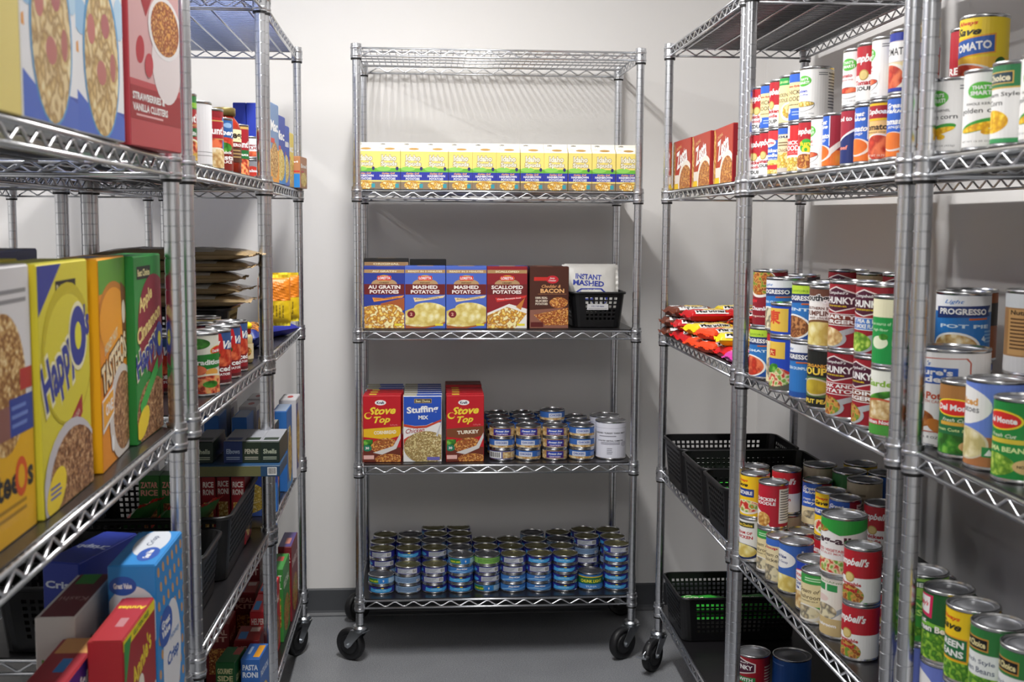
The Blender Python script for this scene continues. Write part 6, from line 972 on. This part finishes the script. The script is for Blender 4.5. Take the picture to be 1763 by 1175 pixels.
for i, (px, k) in enumerate(((398, 'elbows'), (430, 'darkpasta'), (462, 'blackpasta'))): put(k, cx(px, 2.70, 765), 2.81, S4+.2, 0, wz, 'lower pasta row')
for i, (px, k) in enumerate(((352, 'blackpasta'), (384, 'bluepasta'))): put(k, cx(px-6, 2.70, 765)-.0, 2.81, S4+.2, 0, wz, 'lower pasta row') if px < 360 else None
for px, k in ((294, 'greenrice'), (257, 'greenrice')): Y = 2.73; put(k, cx(px, Y, 850), Y+.03, S4, R(0), wz, 'green boxes')
basket(.36, .42, .14, -.588, 2.65, S4, 0, 'long black basket of rice boxes and packets', wz); basket(.33, .22, .12, -.585, 2.308, S4, 0, 'black basket with a noodle bag', wz); basket(.33, .15, .12, -.585, 2.12, S4, 0, 'black basket with a tan packet', wz)
put('spagbag', -.555, 2.33, S4+.055, R(4), wz, '', desc='clear noodle bag in a black basket')
t = put('tanbag', -.50, 2.13, S4+.06, R(5), wz, '', desc='tan packet upright in a black basket'); t.rotation_euler = (R(70), 0, R(8))
for x, y, a, tz in ((-.64, 2.60, 0, 0), (-.575, 2.58, 0, 0), (-.51, 2.60, 0, 0)):
    t = put('greenbag', x, y, S4+.075, R(a), wz, 'rice packets'); t.rotation_euler = (0, R(-50), R(x*30))
wz = Z('L2', 5)
put('pastaroni', cx(433, 2.72, 1125), 2.72+.053, S5, R(-4), wz); put('gourmet', cx(391, 2.70, 1125), 2.70+.053, S5, R(-6), wz)
for i, (px, Y) in enumerate(((425, 2.86), (448, 2.86), (402, 2.86))): put('darkred', cx(px, Y, 1040)-(.012*i), 2.90-.0, S5, R(0), wz, 'maroon boxes') if i < 1 else None
# ---------------------------------------------------------------- far left rack
wz = Z('L3', 2)
for key, y0, xf in (('mac_thin', 3.10, -.392), ('mac_blue', 3.224, -.392), ('mac_blue2', 3.37, -.394), ('mac_yel', 3.50, -.396), ('mac_tan', 3.635, -.40)):
    d = DES[key]; put(key, xf-d['dp']/2-(.0 if key != 'mac_tan' else -.03), y0+d['w']/2, S2, R(90-4), wz)
wz = Z('L3', 3)
put('snack_b', -.475, 3.14, S3+.002, R(85), wz, 'lower layer'); put('snack_p', -.455, 3.44, S3, R(66), wz, 'lower layer'); put('snack_y', -.62, 3.25, S3+.002, R(80), wz, 'lower layer')
for px, Y, a in ((472, 3.16, 8), (487, 3.30, 14)):
    t = put('snack_y', cx(px, Y, 530), Y, S3+.125, 0, wz, 'standing up'); t.rotation_euler = (R(88), R(90), R(a))
wz = Z('L3', 4)
for key, y0, xf, h in (('darkmeal', 3.15, -.40, 0), ('spagbox', 3.29, -.385, 0), ('whitepasta', 3.47, -.378, 0)): fbox(key, xf, y0, S4, wz, 'front row')
for i, (x, y, k) in enumerate(((-.50, 3.40, 'whitepasta'), (-.50, 3.25, 'spagbox'), (-.50, 3.55, 'whitepasta'), (-.58, 3.28, 'spagbox'), (-.58, 3.45, 'whitepasta'), (-.66, 3.36, 'spagbox'))): put(k, x, y, S4, R(90), wz, 'rows behind')
for i in range(3): put(['mac_blue2', 'mac_blue', 'mac_blue2'][i], -.455, 3.03+.042*i, S4, R(3), wz, 'near end')
put('darkmeal', -.50, 2.96, S4, R(0), wz, 'near end')
wz = Z('L3', 5)
fbox('redsticker', -.392, 3.02, S5, wz, 'front row') if False else None
for key, x, y in (('redsticker', -.425, 3.03), ('redsticker', -.427, 3.185), ('greenmeal', -.42, 3.36), ('brownmeal', -.415, 3.54), ('darkred', -.53, 3.02), ('darkred', -.60, 3.02), ('darkred', -.56, 3.16), ('darkred', -.50, 3.28), ('brownmeal', -.50, 3.47), ('greenmeal', -.50, 3.65)):
    put(key, x, y, S5, R(0 if key != 'x' else 90), wz, 'front row' if x > -.43 else 'rows behind')

# the round mark pressed into every collar
mb = MB(); rc = .0173
def _w(x, y, o): a = x/rc; return ((rc+o)*math.sin(a), -(rc+o)*math.cos(a), .019+y)
art(mb, [('t', 'NSF', .5, .5, .52, .42, groove, 'b')] if False else [], .02, .014, _w)
for k, (tx, w_, h_, yy) in enumerate((('NSF', .009, .0055, .0075),)):
    vs, fs = text_mesh(tx, .04, 0); mb.add([_w(x*w_, yy+y*h_, .0004) for x, y in vs], fs, groove)
n = 24; rr = [(.0072, 0), (.0078, 0)]
vs = [_w(r_*math.cos(2*math.pi*i/n), .0075+r_*math.sin(2*math.pi*i/n), .0004) for r_, _ in rr for i in range(n)]
mb.add(vs, [(i, n+i, n+(i+1) % n, (i+1) % n) for i in range(n)], groove)
_me = mb.mesh('mark'); bm = bmesh.new(); bm.from_mesh(COLLAR); k0 = len(bm.faces); bm.from_mesh(_me); bm.faces.ensure_lookup_table(); COLLAR.materials.append(groove)
for f in bm.faces[k0:]: f.material_index = len(COLLAR.materials)-1
bm.to_mesh(COLLAR); bm.free()
# round things settle beside one another: push touching stacks apart
cols = []
for it in ITEMS:
    t = it[0]; d = next((DES[k] for k in DES if DES[k]['k'] == 'can' and DES[k]['name'] == t.name.split('.')[0] and PROTO.get(k) and t.children and t.children[0].data == PROTO[k][0][1]), None)
    if not d: continue
    x, y, z = t.location; c = next((c for c in cols if math.hypot(c[0]-x, c[1]-y) < .012 and abs(c[5]-min(TOP, key=lambda s: abs(s-z) if s <= z+.01 else 9)) < .01), None)
    if c: c[2] = max(c[2], d['d']/2); c[3].append(t)
    else: cols.append([x, y, d['d']/2, [t], (x, y), min(TOP, key=lambda s: abs(s-z) if s <= z+.01 else 9)])
for _ in range(80):
    for i, a in enumerate(cols):
        for b in cols[i+1:]:
            if abs(a[5]-b[5]) > .01: continue
            dx, dy = b[0]-a[0], b[1]-a[1]; d = math.hypot(dx, dy); g = a[2]+b[2]+.0008-d
            if g > 0:
                wa = .5 if abs(math.hypot(a[0], a[1])-math.hypot(b[0], b[1])) < .02 else (.2 if math.hypot(a[0], a[1]) < math.hypot(b[0], b[1]) else .8)
                a[0] -= dx/d*g*wa; a[1] -= dy/d*g*wa; b[0] += dx/d*g*(1-wa); b[1] += dy/d*g*(1-wa)
for c in cols:
    for t in c[3]: t.location.x += c[0]-c[4][0]; t.location.y += c[1]-c[4][1]
finish_labels()
